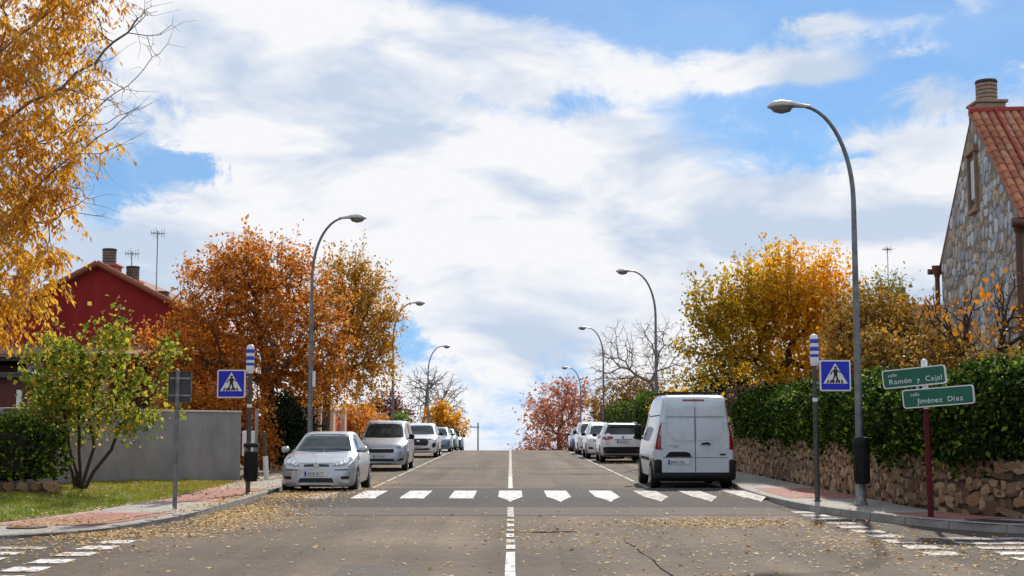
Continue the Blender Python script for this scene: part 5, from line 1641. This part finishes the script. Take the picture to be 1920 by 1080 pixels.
c = Car(VAN, 'delivery_van', 'white high roofed delivery van seen from behind at the crossing', 'van')
van_rear(c, '8845 JXL'); c.place(4.52, 33.6 + 2.485, math.pi)
c.root.rotation_euler = (0, 0, math.pi)
c = Car(SUV, 'white_car', 'white sport utility car seen from behind, parked ahead of the van', 'car', GR)
suv_rear(c, '2741 KPD'); suv_common(c); c.panel('windscreen', [(-.78, 1.115), (.78, 1.115), (.63, 1.51), (-.63, 1.51)], 'front', 'glass', .006, cuts=5)
c.place(4.68, 57.0 + 2.25, math.pi)
c = Car(spec_with(SUV, paint='paint_white'), 'white_car', 'white car facing the camera, half hidden behind another white car on the right', 'car', GR)
front_car_details(c, 'suv2'); c.place(4.45, 63.6 + 2.25)
c = Car(MPV, 'people_carrier', 'pale people carrier, fourth vehicle from the crossing on the right', 'car', GR)
c.body.data.materials[0] = MATS['paint_white']
front_car_details(c, 'mpv'); c.place(4.42, 72.2 + 2.08)
c = Car(spec_with(SEDAN, paint='paint_blue'), 'saloon_car', 'dark blue car, farthest parked on the right near the crest', 'car', GR)
front_car_details(c, 'sedan'); c.place(4.4, 80.5 + 2.2)

# ------------------------------------------------------------------ street lamps


def street_lamp(x, y, side, label, h=7.65, box=False):
    z0 = H(y) + .122
    t = empty('street_lamp', (x, y, z0), 0, label, 'street lamp', 'street lamps along both kerbs')
    s = -side              # arm reaches over the road
    path = [(0, 0, 0), (0, 0, 2.2), (0, 0, h - 1.95)]
    rad = [.082, .070, .047]
    Rr = 1.55
    for a in range(0, 85, 7):
        path.append((s * .95 * (1 - math.cos(R(a))), 0, h - 1.95 + 1.80 * math.sin(R(a)))); rad.append(.047 - .017 * a / 85)
    MB().tube(path, rad, 12).build('pole', MATS['galv'], t, True, 60)
    MB().lathe([(.12, 0), (.12, .05), (.10, .07), (.09, .45), (.08, .47)], 14).build('base_sleeve', MATS['galv_old'], t, True)
    ex, ez = path[-1][0], path[-1][2]
    # cobra head: lofted along the arm direction
    prof = [(d * .82, w * .95, hh, dz) for d, w, hh, dz in [(-.10, .045, .04, .0), (.02, .06, .05, .0), (.18, .10, .06, .01), (.35, .145, .085, .02), (.55, .165, .105, .015), (.72, .15, .095, .005), (.84, .09, .06, -.01), (.88, .03, .02, -.02)]]
    b = MB(); k = 14
    for (d, w, hh, dz) in prof:
        for q in range(k):
            a = 2 * math.pi * q / k
            up = math.sin(a)
            b.v.append((ex + s * d, w * math.cos(a), ez + .012 * d + dz + hh * (up if up > 0 else up * .45)))
    for i in range(len(prof) - 1):
        for q in range(k):
            a = i * k + q; c = i * k + (q + 1) % k
            b.f.append((a, c, c + k, a + k))
    b.f += [tuple(range(k)), tuple(range((len(prof) - 1) * k, len(prof) * k))]
    hd = b.build('lamp_head', MATS['lamp_pale'], t, True, 60)
    b = MB()
    rows = [(.30, .10, .0), (.36, .115, -.075), (.55, .125, -.115), (.72, .10, -.085), (.80, .06, -.02)]
    for (d, w, dz) in rows:
        for q in range(9):
            a = math.pi * q / 8
            b.v.append((ex + s * d * .82, w * math.cos(a), ez + .0 + dz * math.sin(a) - .02))
    for i in range(len(rows) - 1):
        for q in range(8):
            a = i * 9 + q
            b.f.append((a, a + 1, a + 10, a + 9))
    b.build('lens', MATS['lamp_grey'], hd, True, 60)
    if box:
        MB().box(.06, .13, -.06, .06, 2.55, 3.0, .01).build('junction_box', MATS['white_box'], t)
        MB().box(-.085, .085, -.083, .0, .45, .95, .005).build('service_hatch', MATS['galv_old'], t)
    return t


street_lamp(6.38, 25.1, 1, 'tall curved street lamp with litter bin on its pole, nearest on the right', 7.55)
street_lamp(5.8, 54.4, 1, 'curved street lamp rising behind the white van, second on the right', 7.72)
street_lamp(5.8, 85.3, 1, 'curved street lamp above the far white cars, third on the right', 7.65)
street_lamp(5.8, 113.3, 1, 'curved street lamp beyond the crest, farthest on the right', 7.6)
street_lamp(-5.8, 39.7, -1, 'tall curved street lamp behind the silver hatchback, nearest on the left', 7.65, True)
street_lamp(-5.8, 67.5, -1, 'curved street lamp behind the people carrier, second on the left', 7.6)
street_lamp(-5.8, 96.4, -1, 'curved street lamp beside the golden tree, farthest on the left', 7.4)

# ------------------------------------------------------------------ crossing signs


def crossing_sign(x, y, side, zc, ztop, label, postm):
    t = empty('crossing_sign', (x, y, .122), 0, label, 'road sign', 'pedestrian crossing signs')
    MB().lathe([(.05, 0), (.05, ztop - .6)], 14).build('post', MATS[postm], t, True)
    MB().lathe([(.075, 0), (.075, .02), (.055, .035)], 14).build('base_flange', MATS['post_dark'], t, True)
    MB().lathe([(.054, 0), (.054, .07)], 14, c=(0, 0, zc - .50)).build('reflective_band', MATS['sign_white'], t, True)
    z0 = ztop - .6
    be = MB().lathe([(.06, z0 - .02), (.082, z0 + .03), (.085, z0 + .08), (.085, z0 + .50), (.075, z0 + .565), (.045, z0 + .595), (.001, z0 + .60)], 20).build('beacon', MATS['sign_white'], t, True)
    for zz, hh in ((.15, .055), (.27, .075), (.42, .075)):
        MB().lathe([(.0865, z0 + zz), (.0875, z0 + zz + .004), (.0875, z0 + zz + hh), (.0865, z0 + zz + hh + .004)], 20).build('blue_band', MATS['beacon_blue'], be, True)
    cx = side * (.05 + .31 + .02)
    pn = MB().prism(rr(-.30, -.30, .30, .30, .035), -.02, .012, 'xz').build('sign_panel', MATS['sign_white'], t, loc=(cx, -.06, zc))
    MB().prism(rr(-.272, -.272, .272, .272, .02), -.0235, -.0185, 'xz').build('blue_field', MATS['sign_blue'], pn)
    MB().prism([(-.235, -.155), (.235, -.155), (.0, .245)], -.0265, -.0225, 'xz').build('white_triangle', MATS['sign_white'], pn)
    # walking figure
    b = MB()
    b.prism(ell(.004, .125, .020, .022, 12), -.0295, -.0262, 'xz')
    b.prism([(-.022, .10), (.026, .10), (.034, .03), (.026, -.01), (-.020, -.01), (-.026, .04)], -.0295, -.0262, 'xz')
    b.prism([(-.020, -.005), (.008, -.005), (-.022, -.075), (-.045, -.13), (-.066, -.125), (-.040, -.07)], -.0295, -.0262, 'xz')
    b.prism([(.000, -.005), (.027, -.005), (.040, -.06), (.058, -.125), (.036, -.13), (.016, -.07)], -.0295, -.0262, 'xz')
    b.prism([(-.020, .095), (-.024, .07), (-.048, .035), (-.062, .0), (-.076, .008), (-.062, .05)], -.0295, -.0262, 'xz')
    b.prism([(.024, .095), (.028, .068), (.05, .05), (.075, .03), (.082, .044), (.055, .07)], -.0295, -.0262, 'xz')
    b.v = [(v[0] * 1.35, v[1], v[2] * 1.12 + .012) for v in b.v]
    b.build('walking_figure', MATS['black'], pn)
    for k in range(6):
        xx = -.165 + k * .058
        MB().prism([(xx - .012, -.148), (xx + .024, -.148), (xx + .050 - k * .008, -.085), (xx + .022 - k * .008, -.085)], -.0285, -.0255, 'xz').build('zebra_bar', MATS['black'], pn)
    for zz in (.14, -.14):
        MB().box(-side * .36, side * .05, .012, .03, zz - .02, zz + .02).build('bracket', MATS['galv_old'], pn)
    return t


crossing_sign(-5.56, 29.2, -1, 2.33, 3.17, 'blue crossing sign on a post with a litter bin on the left pavement', 'post_dark')
crossing_sign(5.9, 26.5, 1, 2.41, 3.22, 'blue crossing sign on a dark post beside the right lamp', 'post_dark')


def litter_bin(x, y, z, r, h, label, hood=True):
    t = empty('litter_bin', (x, y, z), 0, label, 'litter bin')
    MB().lathe([(r * .82, 0), (r * .88, .03), (r, h * .78), (r * .98, h * .78)], 24).build('bin_body', MATS['black_plastic'], t, True)
    for k in range(12):
        a = 2 * math.pi * k / 12
        MB().box(-.006, .006, -.008, .008, .05, h * .74, .003, Matrix.Translation((math.cos(a) * r * .965, math.sin(a) * r * .965, 0)) @ Matrix.Rotation(a, 4, 'Z')).build('rib', MATS['black_plastic'], t)
    if hood:
        for k in range(4):
            a = R(45 + 90 * k)
            MB().box(-.02, .02, -.03, .03, h * .77, h * .9, .004, Matrix.Translation((math.cos(a) * r * .92, math.sin(a) * r * .92, 0)) @ Matrix.Rotation(a, 4, 'Z')).build('hood_support', MATS['galv'], t)
    MB().lathe([(r * 1.02, h * .89), (r * 1.12, h * .90), (r * 1.13, h * .94), (r * .95, h), (.001, h * 1.01)] if hood else [(r * 1.0, h * .78), (r * 1.06, h * .80), (r * 1.05, h * .9), (r * .9, h), (.001, h)], 24).build('hood', MATS['black_plastic'], t, True)
    MB().box(-.04, .04, r * .9, r + .08, h * .3, h * .4).build('bracket', MATS['black'], t)
    return t


litter_bin(-5.46, 28.98, .40, .15, .80, 'black round litter bin with hood fixed to the left crossing sign post')
litter_bin(6.36, 24.9, .52, .145, .84, 'black litter bin strapped to the nearest right lamp pole', False)

# sign seen from behind on the left
t = empty('sign_back', (-5.86, 24.1, .122), 0, 'square traffic sign seen from behind on a grey post by the grass verge', 'road sign')
MB().lathe([(.04, 0), (.04, 2.42)], 14).build('post', MATS['galv'], t, True)
pn = MB().prism(rr(-.20, -.27, .20, .27, .03), -.005, .02, 'xz').build('sign_panel', MATS['sign_back'], t, loc=(.03, .05, 2.13), rot=(0, 0, R(14)))
for x0, x1, z0, z1 in ((-.2, -.185, -.25, .25), (.185, .205, -.255, .255), (-.18, .18, .255, .27), (-.18, .18, -.27, -.255)):
    MB().box(x0, x1, -.03, -.0055, z0, z1).build('rim', MATS['sign_back' if x1 < .2 else 'galv'], pn)  # right rim in paler metal: its lit edge is put into the colour
for zz in (.15, -.15):
    MB().box(-.18, .18, -.028, -.0055, zz - .015, zz + .015).build('stiffener', MATS['galv_old'], pn)
    MB().lathe([(.047, zz - .02), (.047, zz + .02)], 12, c=(-.03, -.05, 0)).build('clamp', MATS['galv_old'], pn)

# street name plates
t = empty('street_name_sign', (6.70, 22.0, .122), 0, 'two green street name plates on a dark red pole at the right corner', 'street sign')
t.rotation_euler = (0, R(-.8), 0)
MB().lathe([(.048, 0), (.045, 1.72)], 14).build('pole', MATS['pole_red'], t, True)
MB().lathe([(.045, 1.72), (.045, 2.44), (.052, 2.45), (.05, 2.49), (.03, 2.52), (.001, 2.525)], 16).build('pole_cap', MATS['sign_white'], t, True)
for (dx, zc, w, h, lines, yaw, roll) in ((-.16, 2.235, .99, .30, (('calle', .075, -.40, .035), ('Ramón  y  Cajal', .118, -.39, -.085)), -24, -4.6), (.20, 1.91, 1.10, .30, (('calle', .075, -.42, .04), ('Jiménez  Díaz', .118, -.33, -.085)), -24, -3.6)):
    a = R(yaw)
    pn = MB().prism(rr(-w / 2, -h / 2, w / 2, h / 2, .045), -.085, .055, 'xz').build('name_plate', MATS['sign_white'], t, True, 40, loc=(dx * math.cos(a), dx * math.sin(a), zc), rot=(0, R(roll), a))
    MB().prism(rr(-w / 2 + .018, -h / 2 + .018, w / 2 - .018, h / 2 - .018, .032), -.0885, -.0835, 'xz').build('green_field', MATS['plate_green'], pn)
    for txt, sz, tx, tz in lines:
        letters(txt, sz, 'lettering', pn, tx, -.0895, tz, 1.25)

# meter cabinet and posts by the end of the grey wall
t = empty('meter_box', (-6.88, 37.2, .12), 0, 'white meter box fixed to a grey fence post at the end of the grey wall', 'utility box')
MB().lathe([(.045, 0), (.045, 1.9)], 10).build('post', MATS['galv_old'], t, True)
MB().box(-.34, -.02, -.22, -.05, .62, 1.30, .01).build('cabinet', MATS['white_box'], t)
MB().box(-.31, -.05, -.226, -.2195, .66, 1.26).build('cabinet_door', MATS['plate_white'], t)
t = empty('marker_post', (-6.55, 37.0, .12), 0, 'short leaning black and white marker post beside the white meter box', 'post')
t.rotation_euler = (0, R(-4), 0)
MB().lathe([(.07, 0), (.07, .62)], 10).build('white_sleeve', MATS['white_box'], t, True)
MB().lathe([(.055, .62), (.05, 1.28), (.001, 1.3)], 10).build('dark_shaft', MATS['post_dark'], t, True)

# garden boundary along the left pavement: pillars and red panels
gb = empty('garden_fence', (-7.75, 46, 0), 0, 'garden boundary of cream pillars and red panels behind the parked cars on the left', 'fence')
y = 0.0; k = 0
while y < 44:
    z = H(46 + y)
    MB().box(-.28, .28, y, y + .55, z - .3, z + 2.15, .02).build('pillar', MATS['cream'], gb)
    MB().box(-.33, .33, y - .05, y + .60, z + 2.15, z + 2.25, .02).build('pillar_cap', MATS['cream'], gb)
    MB().box(-.1, .1, y + .55, y + 4.0, z - .3, z + .7, .01).build('plinth', MATS['cream'], gb)
    MB().box(-.05, .05, y + .55, y + 4.0, z + .7, z + 1.9, .01).build('red_panel', MATS['fence_red'], gb)
    y += 4.0

# ------------------------------------------------------------------ red house on the left


def gable_roof(parent, x0, x1, xm, y0, y1, ze, zr, m, over=.35, th=.14, rows=None):
    """two slopes with ridge along y"""
    for sg, xe in ((-1, x0 - over), (1, x1 + over)):
        sl_ = (zr - ze) / abs((x0 if sg < 0 else x1) - xm)
        ze2 = ze - over * sl_
        b = MB()
        b.prism([(xe, ze2), (xm, zr), (xm, zr + th), (xe, ze2 + th)], y0 - .3, y1 + .3, 'xz')
        o = b.build('roof_slope', MATS[m], parent)
        # verge tiles along the visible edge
        n = 15
        dx = xm - xe; dz = zr - ze2
        Ls = math.hypot(dx, dz) / n
        me = MB().lathe([(.10, -Ls * .52), (.115, Ls * .5)], 10, axis='x').mesh('verge_tile', True)
        me.materials.append(MATS['clay2'])
        for k in range(n):
            f = (k + .5) / n
            q = link('verge_tile', me, None, o, (xe + dx * f, y0 - .28, ze2 + dz * f + th))
            q.rotation_euler = (0, -math.atan2(dz, dx), 0)


def antenna(x, y, z, h, label, n=6):
    t = empty('tv_antenna', (x, y, z), R(25), label, 'antenna', 'television antennas on the roofs')
    MB().tube([(0, 0, 0), (0, 0, h)], .022, 6).build('mast', MATS['galv_old'], t)
    MB().tube([(-.26, 0, h - .1), (.26, 0, h - .1)], .014, 5).build('boom', MATS['galv_old'], t)
    for k in range(n):
        xx = -.25 + k * .50 / (n - 1); l = .16 + .1 * (k % 3)
        MB().tube([(xx, -l, h - .1), (xx, l, h - .1)], .009, 5).build('element', MATS['galv_old'], t)
        MB().tube([(xx, 0, h - .1 - l * .6), (xx, 0, h - .1 + l * .6)], .009, 5).build('element', MATS['galv_old'], t)
    return t


def chimney(parent, x, y, z, w, hb, r, hc, bm_, cm, name='chimney'):
    o = MB().box(x - w / 2, x + w / 2, y - w / 2, y + w / 2, z, z + hb, .02).build(name, MATS[bm_], parent)
    MB().box(x - w / 2 - .06, x + w / 2 + .06, y - w / 2 - .06, y + w / 2 + .06, z + hb, z + hb + .09, .02).build('chimney_slab', MATS[bm_], o)
    zz = z + hb + .09
    for k in range(5):
        MB().lathe([(r * .90, zz + hc * k / 5), (r, zz + hc * (k + .15) / 5), (r, zz + hc * (k + .75) / 5), (r * .90, zz + hc * (k + .95) / 5)], 20, c=(x, y, 0)).build('cowl_ring', MATS[cm], o, True)
    MB().lathe([(r * .86, zz), (r * .86, zz + hc)], 16, c=(x, y, 0)).build('flue', MATS['dark_metal'], o)
    MB().lathe([(r * 1.02, zz + hc), (r * 1.06, zz + hc + .03), (r * 1.0, zz + hc + .08), (.001, zz + hc + .09)], 20, c=(x, y, 0)).build('cowl_cap', MATS['dark_metal'], o, True)
    return o


hs = empty('red_house', (0, 0, 0), 0, 'dark red gabled house with round chimneys behind the trees on the left', 'house')
xm, y0 = -15.75, 52.0
x0_, x1_ = -20.0, -11.5
b = MB().prism([(x0_, -.2), (x1_, -.2), (x1_, 5.35), (xm, 7.6), (x0_, 5.35)], y0, y0 + 9, 'xz'); b.build('wall', MATS['red_render'], hs)
gable_roof(hs, x0_, x1_, xm, y0, y0 + 9, 5.35, 7.6, 'roof_brown', .4, .12)
chimney(hs, -15.73, 53.2, 7.0, .78, .72, .27, .55, 'red_brick', 'chimney_grey')
chimney(hs, -15.02, 54.0, 6.55, .62, .62, .26, .50, 'red_brick', 'chimney_grey')
chimney(hs, -13.75, 53.8, 6.0, .6, .5, .24, .15, 'red_brick', 'chimney_grey')
chimney(hs, -18.2, 50.6, 5.6, .5, 1.4, .2, .3, 'red_brick', 'chimney_grey')
# lower front wing: porch with salmon piers, pale shutter, maroon recess
MB().box(-21, -11.8, 48.4, 51.9, -.2, 3.7, .02).build('porch_recess', MATS['maroon'], hs)
for x, w in ((-16.55, .62), (-14.25, .52), (-18.9, .6), (-12.2, .5)):
    MB().box(x - w / 2, x + w / 2, 47.6, 48.38, -.2, 3.8, .02).build('pier', MATS['pink_render'], hs)
MB().prism([(-21.5, 3.78), (-11.4, 3.78), (-11.4, 3.88), (-21.5, 3.88)], 47.2, 52, 'xz').build('porch_slab', MATS['dark_metal'], hs)
b = MB().prism([(47.1, 3.9), (52.05, 4.5), (52.05, 4.62), (47.1, 4.02)], -21.6, -11.3, 'yz'); b.build('porch_roof', MATS['roof_brown'], hs)
w_ = MB().box(-16.0, -14.75, 48.3, 48.39, 1.4, 3.65, .01).build('window', MATS['white_box'], hs)
for k in range(9): MB().box(-15.92, -14.83, 48.26, 48.31, 2.3 + k * .135, 2.3 + k * .135 + .125, .01).build('shutter_slat', MATS['shutter'], w_)
MB().box(-15.92, -14.83, 48.27, 48.30, 1.5, 2.27).build('pane', MATS['house_glass'], w_)
w_ = MB().box(-16.72, -16.5, 47.55, 47.61, 2.2, 3.6).build('window', MATS['white_box'], hs)
MB().box(-16.69, -16.53, 47.54, 47.548, 2.25, 3.55).build('pane', MATS['house_glass'], w_)
gr = MB().box(-24, -14.3, 40.5, 47.0, -.2, 2.95, .02).build('garage', MATS['maroon'], hs)
MB().box(-24.2, -14.1, 40.3, 47.1, 2.95, 3.12, .02).build('garage_roof', MATS['dark_metal'], gr)
MB().box(-14.55, -14.42, 40.35, 40.49, .5, 2.6).build('downpipe', MATS['white_box'], gr)
antenna(-13.94, 53.5, 6.3, 2.9, 'tall television antenna on a thin mast above the red house')
antenna(-15.3, 54.8, 6.8, 1.75, 'short television antenna between the two chimneys of the red house')

# ------------------------------------------------------------------ stone house on the right
sh = empty('stone_house', (0, 0, 0), 0, 'stone faced gabled house with orange tiled roof at the right edge', 'house')
GA = R(90 - 6.5)               # direction of the gable wall (away from the camera, slightly to the right)
Gd = Vector((math.cos(GA), math.sin(GA), 0)); Gx = Vector((math.sin(GA), -math.cos(GA), 0))   # along the wall; into the house
G0 = Vector((13.15, 38.2, 0))    # foot under the apex


def gp(u, v, z): return G0 + Gd * u + Gx * v + Vector((0, 0, z))


HW, ZE, ZR = 4.95, 6.75, 10.35
b = MB()
outline = [(-HW, -.2), (HW, -.2), (HW, ZE), (0, ZR), (-HW, ZE)]
vs = [gp(u, 0, z) for u, z in outline] + [gp(u, 9, z) for u, z in outline]
b.add(vs, [(0, 1, 2, 3, 4), (9, 8, 7, 6, 5)] + [(i, i + 5, (i + 1) % 5 + 5, (i + 1) % 5) for i in range(5)])
b.build('wall', MATS['mortar_house'], sh)
WU0, WU1, WZ0, WZ1 = -.54, .54, 7.75, 9.2
random.seed(33)
rows = []
z = 2.2
while z < ZR:
    h = random.uniform(.18, .40)
    hw = HW if z < ZE else HW * (ZR - z - .12) / (ZR - ZE)
    u = -hw + random.uniform(-.2, 0)
    while u < hw:
        w = random.uniform(.22, .62)
        c = u + w / 2; zc_ = z + h / 2 + random.uniform(-.1, .1)
        top = ZR - abs(c) * (ZR - ZE) / HW - .1
        if abs(c) + w * .45 < HW and zc_ + h * .4 < top and not (WU0 - .20 < c < WU1 + .20 and WZ0 - .2 < zc_ < WZ1 + .35):
            rows.append((c, zc_, w * 1.0, h * random.uniform(.95, 1.2)))
        u += w * .97
    z += h * .93


def frame_h(u):
    p = gp(u, 0, 0)
    return (p.x, p.y), math.atan2(-Gd.y, -Gd.x)


lay_stones(frame_h, rows, sh, ['slate0', 'slate1', 'slate2', 'slate3', 'slate4', 'slate5'], 9, key=lambda q: -q[1], depth=.09, flat=.35)


def gbox(u0, u1, v0, v1, z0, z1, name, m, parent, ch=.01):
    b = MB().box(u0, u1, v0, v1, z0, z1, ch)
    b.v = [tuple(gp(v[0], v[1], v[2])) for v in b.v]
    return b.build(name, MATS[m], parent)


wn = gbox(WU0 + .14, WU1 - .14, -.03, .06, WZ0 + .1, WZ1 - .1, 'window', 'dark_metal', sh)
gbox(WU0 + .05, WU0 + .13, -.10, .1, WZ0 - .1, WZ1 + .02, 'surround', 'window_surround', wn)
gbox(WU1 - .13, WU1 - .05, -.10, .1, WZ0 - .1, WZ1 + .02, 'surround', 'window_surround', wn)
gbox(WU0 - .05, WU1 + .05, -.14, .1, WZ1 + .023, WZ1 + .22, 'lintel', 'window_surround', wn)
gbox(WU0 + .0, WU1 + .0, -.12, .1, WZ0 - .22, WZ0 - .103, 'sill', 'window_surround', wn)
for u0, u1 in ((WU0 + .2, -.03), (.03, WU1 - .2)):
    gbox(u0, u1, -.045, -.031, WZ0 + .18, WZ1 - .16, 'pane', 'house_glass', wn, 0)
# roof: slopes with ridge into the house; tiles one by one on the side towards the camera
sl_len = math.hypot(HW + .35, (ZR - ZE) * (HW + .35) / HW)
sa = math.atan2(ZR - ZE, HW)
for sg in (-1, 1):
    b = MB()
    ue = sg * (HW + .35); ze2 = ZR - abs(ue) * (ZR - ZE) / HW
    ring = [(ue, ze2), (0, ZR), (0, ZR + .10), (ue, ze2 + .10)]
    b.add([gp(u, -.07 if sg < 0 else -.015, z) for u, z in ring] + [gp(u, 9.2, z) for u, z in ring], [(0, 1, 2, 3), (7, 6, 5, 4)] + [(i, i + 4, (i + 1) % 4 + 4, (i + 1) % 4) for i in range(4)])
    rs = b.build('roof_slope', MATS['roof_brown'], sh)
    tl = .42
    tb = MB(); k = 7
    for (yy, rr_) in ((-.02, .105), (tl + .05, .088)):
        for th_ in (0, .018):
            for q in range(k):
                a = math.pi * q / (k - 1)
                tb.v.append(((rr_ - th_) * math.cos(a), yy, (rr_ - th_) * math.sin(a) * .9))
    for q in range(k - 1):
        tb.f += [(q, q + 1, 2 * k + q + 1, 2 * k + q), (k + q + 1, k + q, 3 * k + q, 3 * k + q + 1), (q + 1, q, k + q, k + q + 1)]
    tms = []
    base_me = tb.mesh('roof_tile', True, 50)
    for i in range(4):
        m_ = base_me.copy(); m_.materials.append(MATS['clay%d' % i]); tms.append(m_)
    up = (Gd * (-sg) * math.cos(sa) + Vector((0, 0, math.sin(sa)))).normalized()     # up the slope
    nor = (Gd * sg * math.sin(sa) + Vector((0, 0, math.cos(sa)))).normalized()
    xax = up.cross(nor)
    cols = 16 if sg < 0 else 2
    rr2 = random.Random(5)
    nrow = int(sl_len / tl)
    for r_ in range(nrow):
        for c_ in range(cols):
            o_ = gp(ue, (.06 if sg < 0 else .12) + c_ * .215, ze2 + .10) + up * (r_ * tl) + nor * (.012 + .004 * (r_ % 2))
            M = Matrix((xax, up, nor)).transposed().to_4x4(); M.translation = o_
            q = link('roof_tile', tms[rr2.choice([0, 0, 1, 1, 2, 3])], None, rs); q.matrix_local = M @ Matrix.Rotation(rr2.uniform(-.02, .02), 4, 'Z')
            if c_ < 2 and sg < 0 and False: pass
    # edge tiles hanging over the verge
    for r_ in range(nrow if sg < 0 else 0):
        o_ = gp(ue, -.08, ze2 + .05) + up * (r_ * tl)
        M = Matrix((xax, up, nor)).transposed().to_4x4(); M.translation = o_
        q = link('verge_tile', tms[2 if r_ % 3 else 0], None, rs); q.matrix_local = M @ Matrix.Rotation(R(60 if sg < 0 else -60), 4, 'Y')
b = MB()
b.tube([gp(0, -.08, ZR + .10), gp(0, 9.2, ZR + .10)], .13, 12); b.build('ridge', MATS['ridge_red'], sh, True)
# red flashing strip seen running up the slope
for v in (.62,):
    pth = [gp(-u, v, ZR - u * (ZR - ZE) / HW + .235) for u in (0.05, 2.4, HW + .3)]
    MB().tube(pth, .035, 6).build('flashing', MATS['ridge_red'], sh)
pc = gp(.35, .50, 0)
chimney(sh, pc.x, pc.y, ZR - .6, .8, .95, .30, .56, 'chimney_pot', 'chimney_pot')
# gutters and downpipes at both corners of the gable
for sg in (-1, 1):
    ue = sg * (HW + .12)
    pth = [gp(ue, -.12, ZE - .25), gp(ue, -.12, 0)]
    MB().tube(pth, .075, 10).build('downpipe', MATS['brown_pipe'], sh, True)
    p = gp(ue, -.12, ZE - .25)
    MB().lathe([(.08, -.25), (.16, .0), (.17, .12), (.001, .12)], 12, c=tuple(p)).build('hopper', MATS['brown_pipe'], sh, True)
    MB().tube([gp(sg * (HW + .42), -.35, ZE - .28), gp(sg * (HW + .42), 9, ZE - .28)], .1, 10).build('gutter', MATS['brown_pipe'], sh, True)

# farther house on the right, only its roof and chimney show
fh = empty('far_house', (22.5, 72, 0), 0, 'far house with brown tiled roof and chimney left of the stone house', 'house')
MB().box(-5, 5, 0, 8, -.2, 5.6, .02).build('wall', MATS['red_brick'], fh)
for sg in (0, 1):
    b = MB().prism([(-.5 if sg == 0 else 8.5, 5.3), (4, 8.1), (4, 8.25), (-.5 if sg == 0 else 8.5, 5.45)], -5.4, 5.4, 'yz'); b.build('roof_slope', MATS['roof_brown'], fh)
chimney(fh, -.9, 3.2, 7.3, .7, 1.3, .26, .35, 'chimney_grey', 'chimney_grey')
antenna(20.6, 74, 7.6, 3.6, 'television antenna on the far roof left of the stone house')

# pole with a cross arm beyond the crest
t = empty('utility_pole', (-5.0, 212, H(212)), 0, 'thin utility pole with cross arm standing beyond the crest of the road', 'pole')
hp = 1.6 + .2 - H(212)
MB().tube([(0, 0, 0), (0, 0, hp)], [.16, .11], 8).build('shaft', MATS['galv_old'], t, True)
MB().box(-2.3, .2, -.06, .06, hp - .75, hp - .60).build('cross_arm', MATS['galv_old'], t)
for x in (-2.1, -1.1): MB().lathe([(.05, hp - .6), (.08, hp - .5), (.04, hp - .35), (.001, hp - .33)], 8, c=(x, 0, 0)).build('insulator', MATS['galv_old'], t)
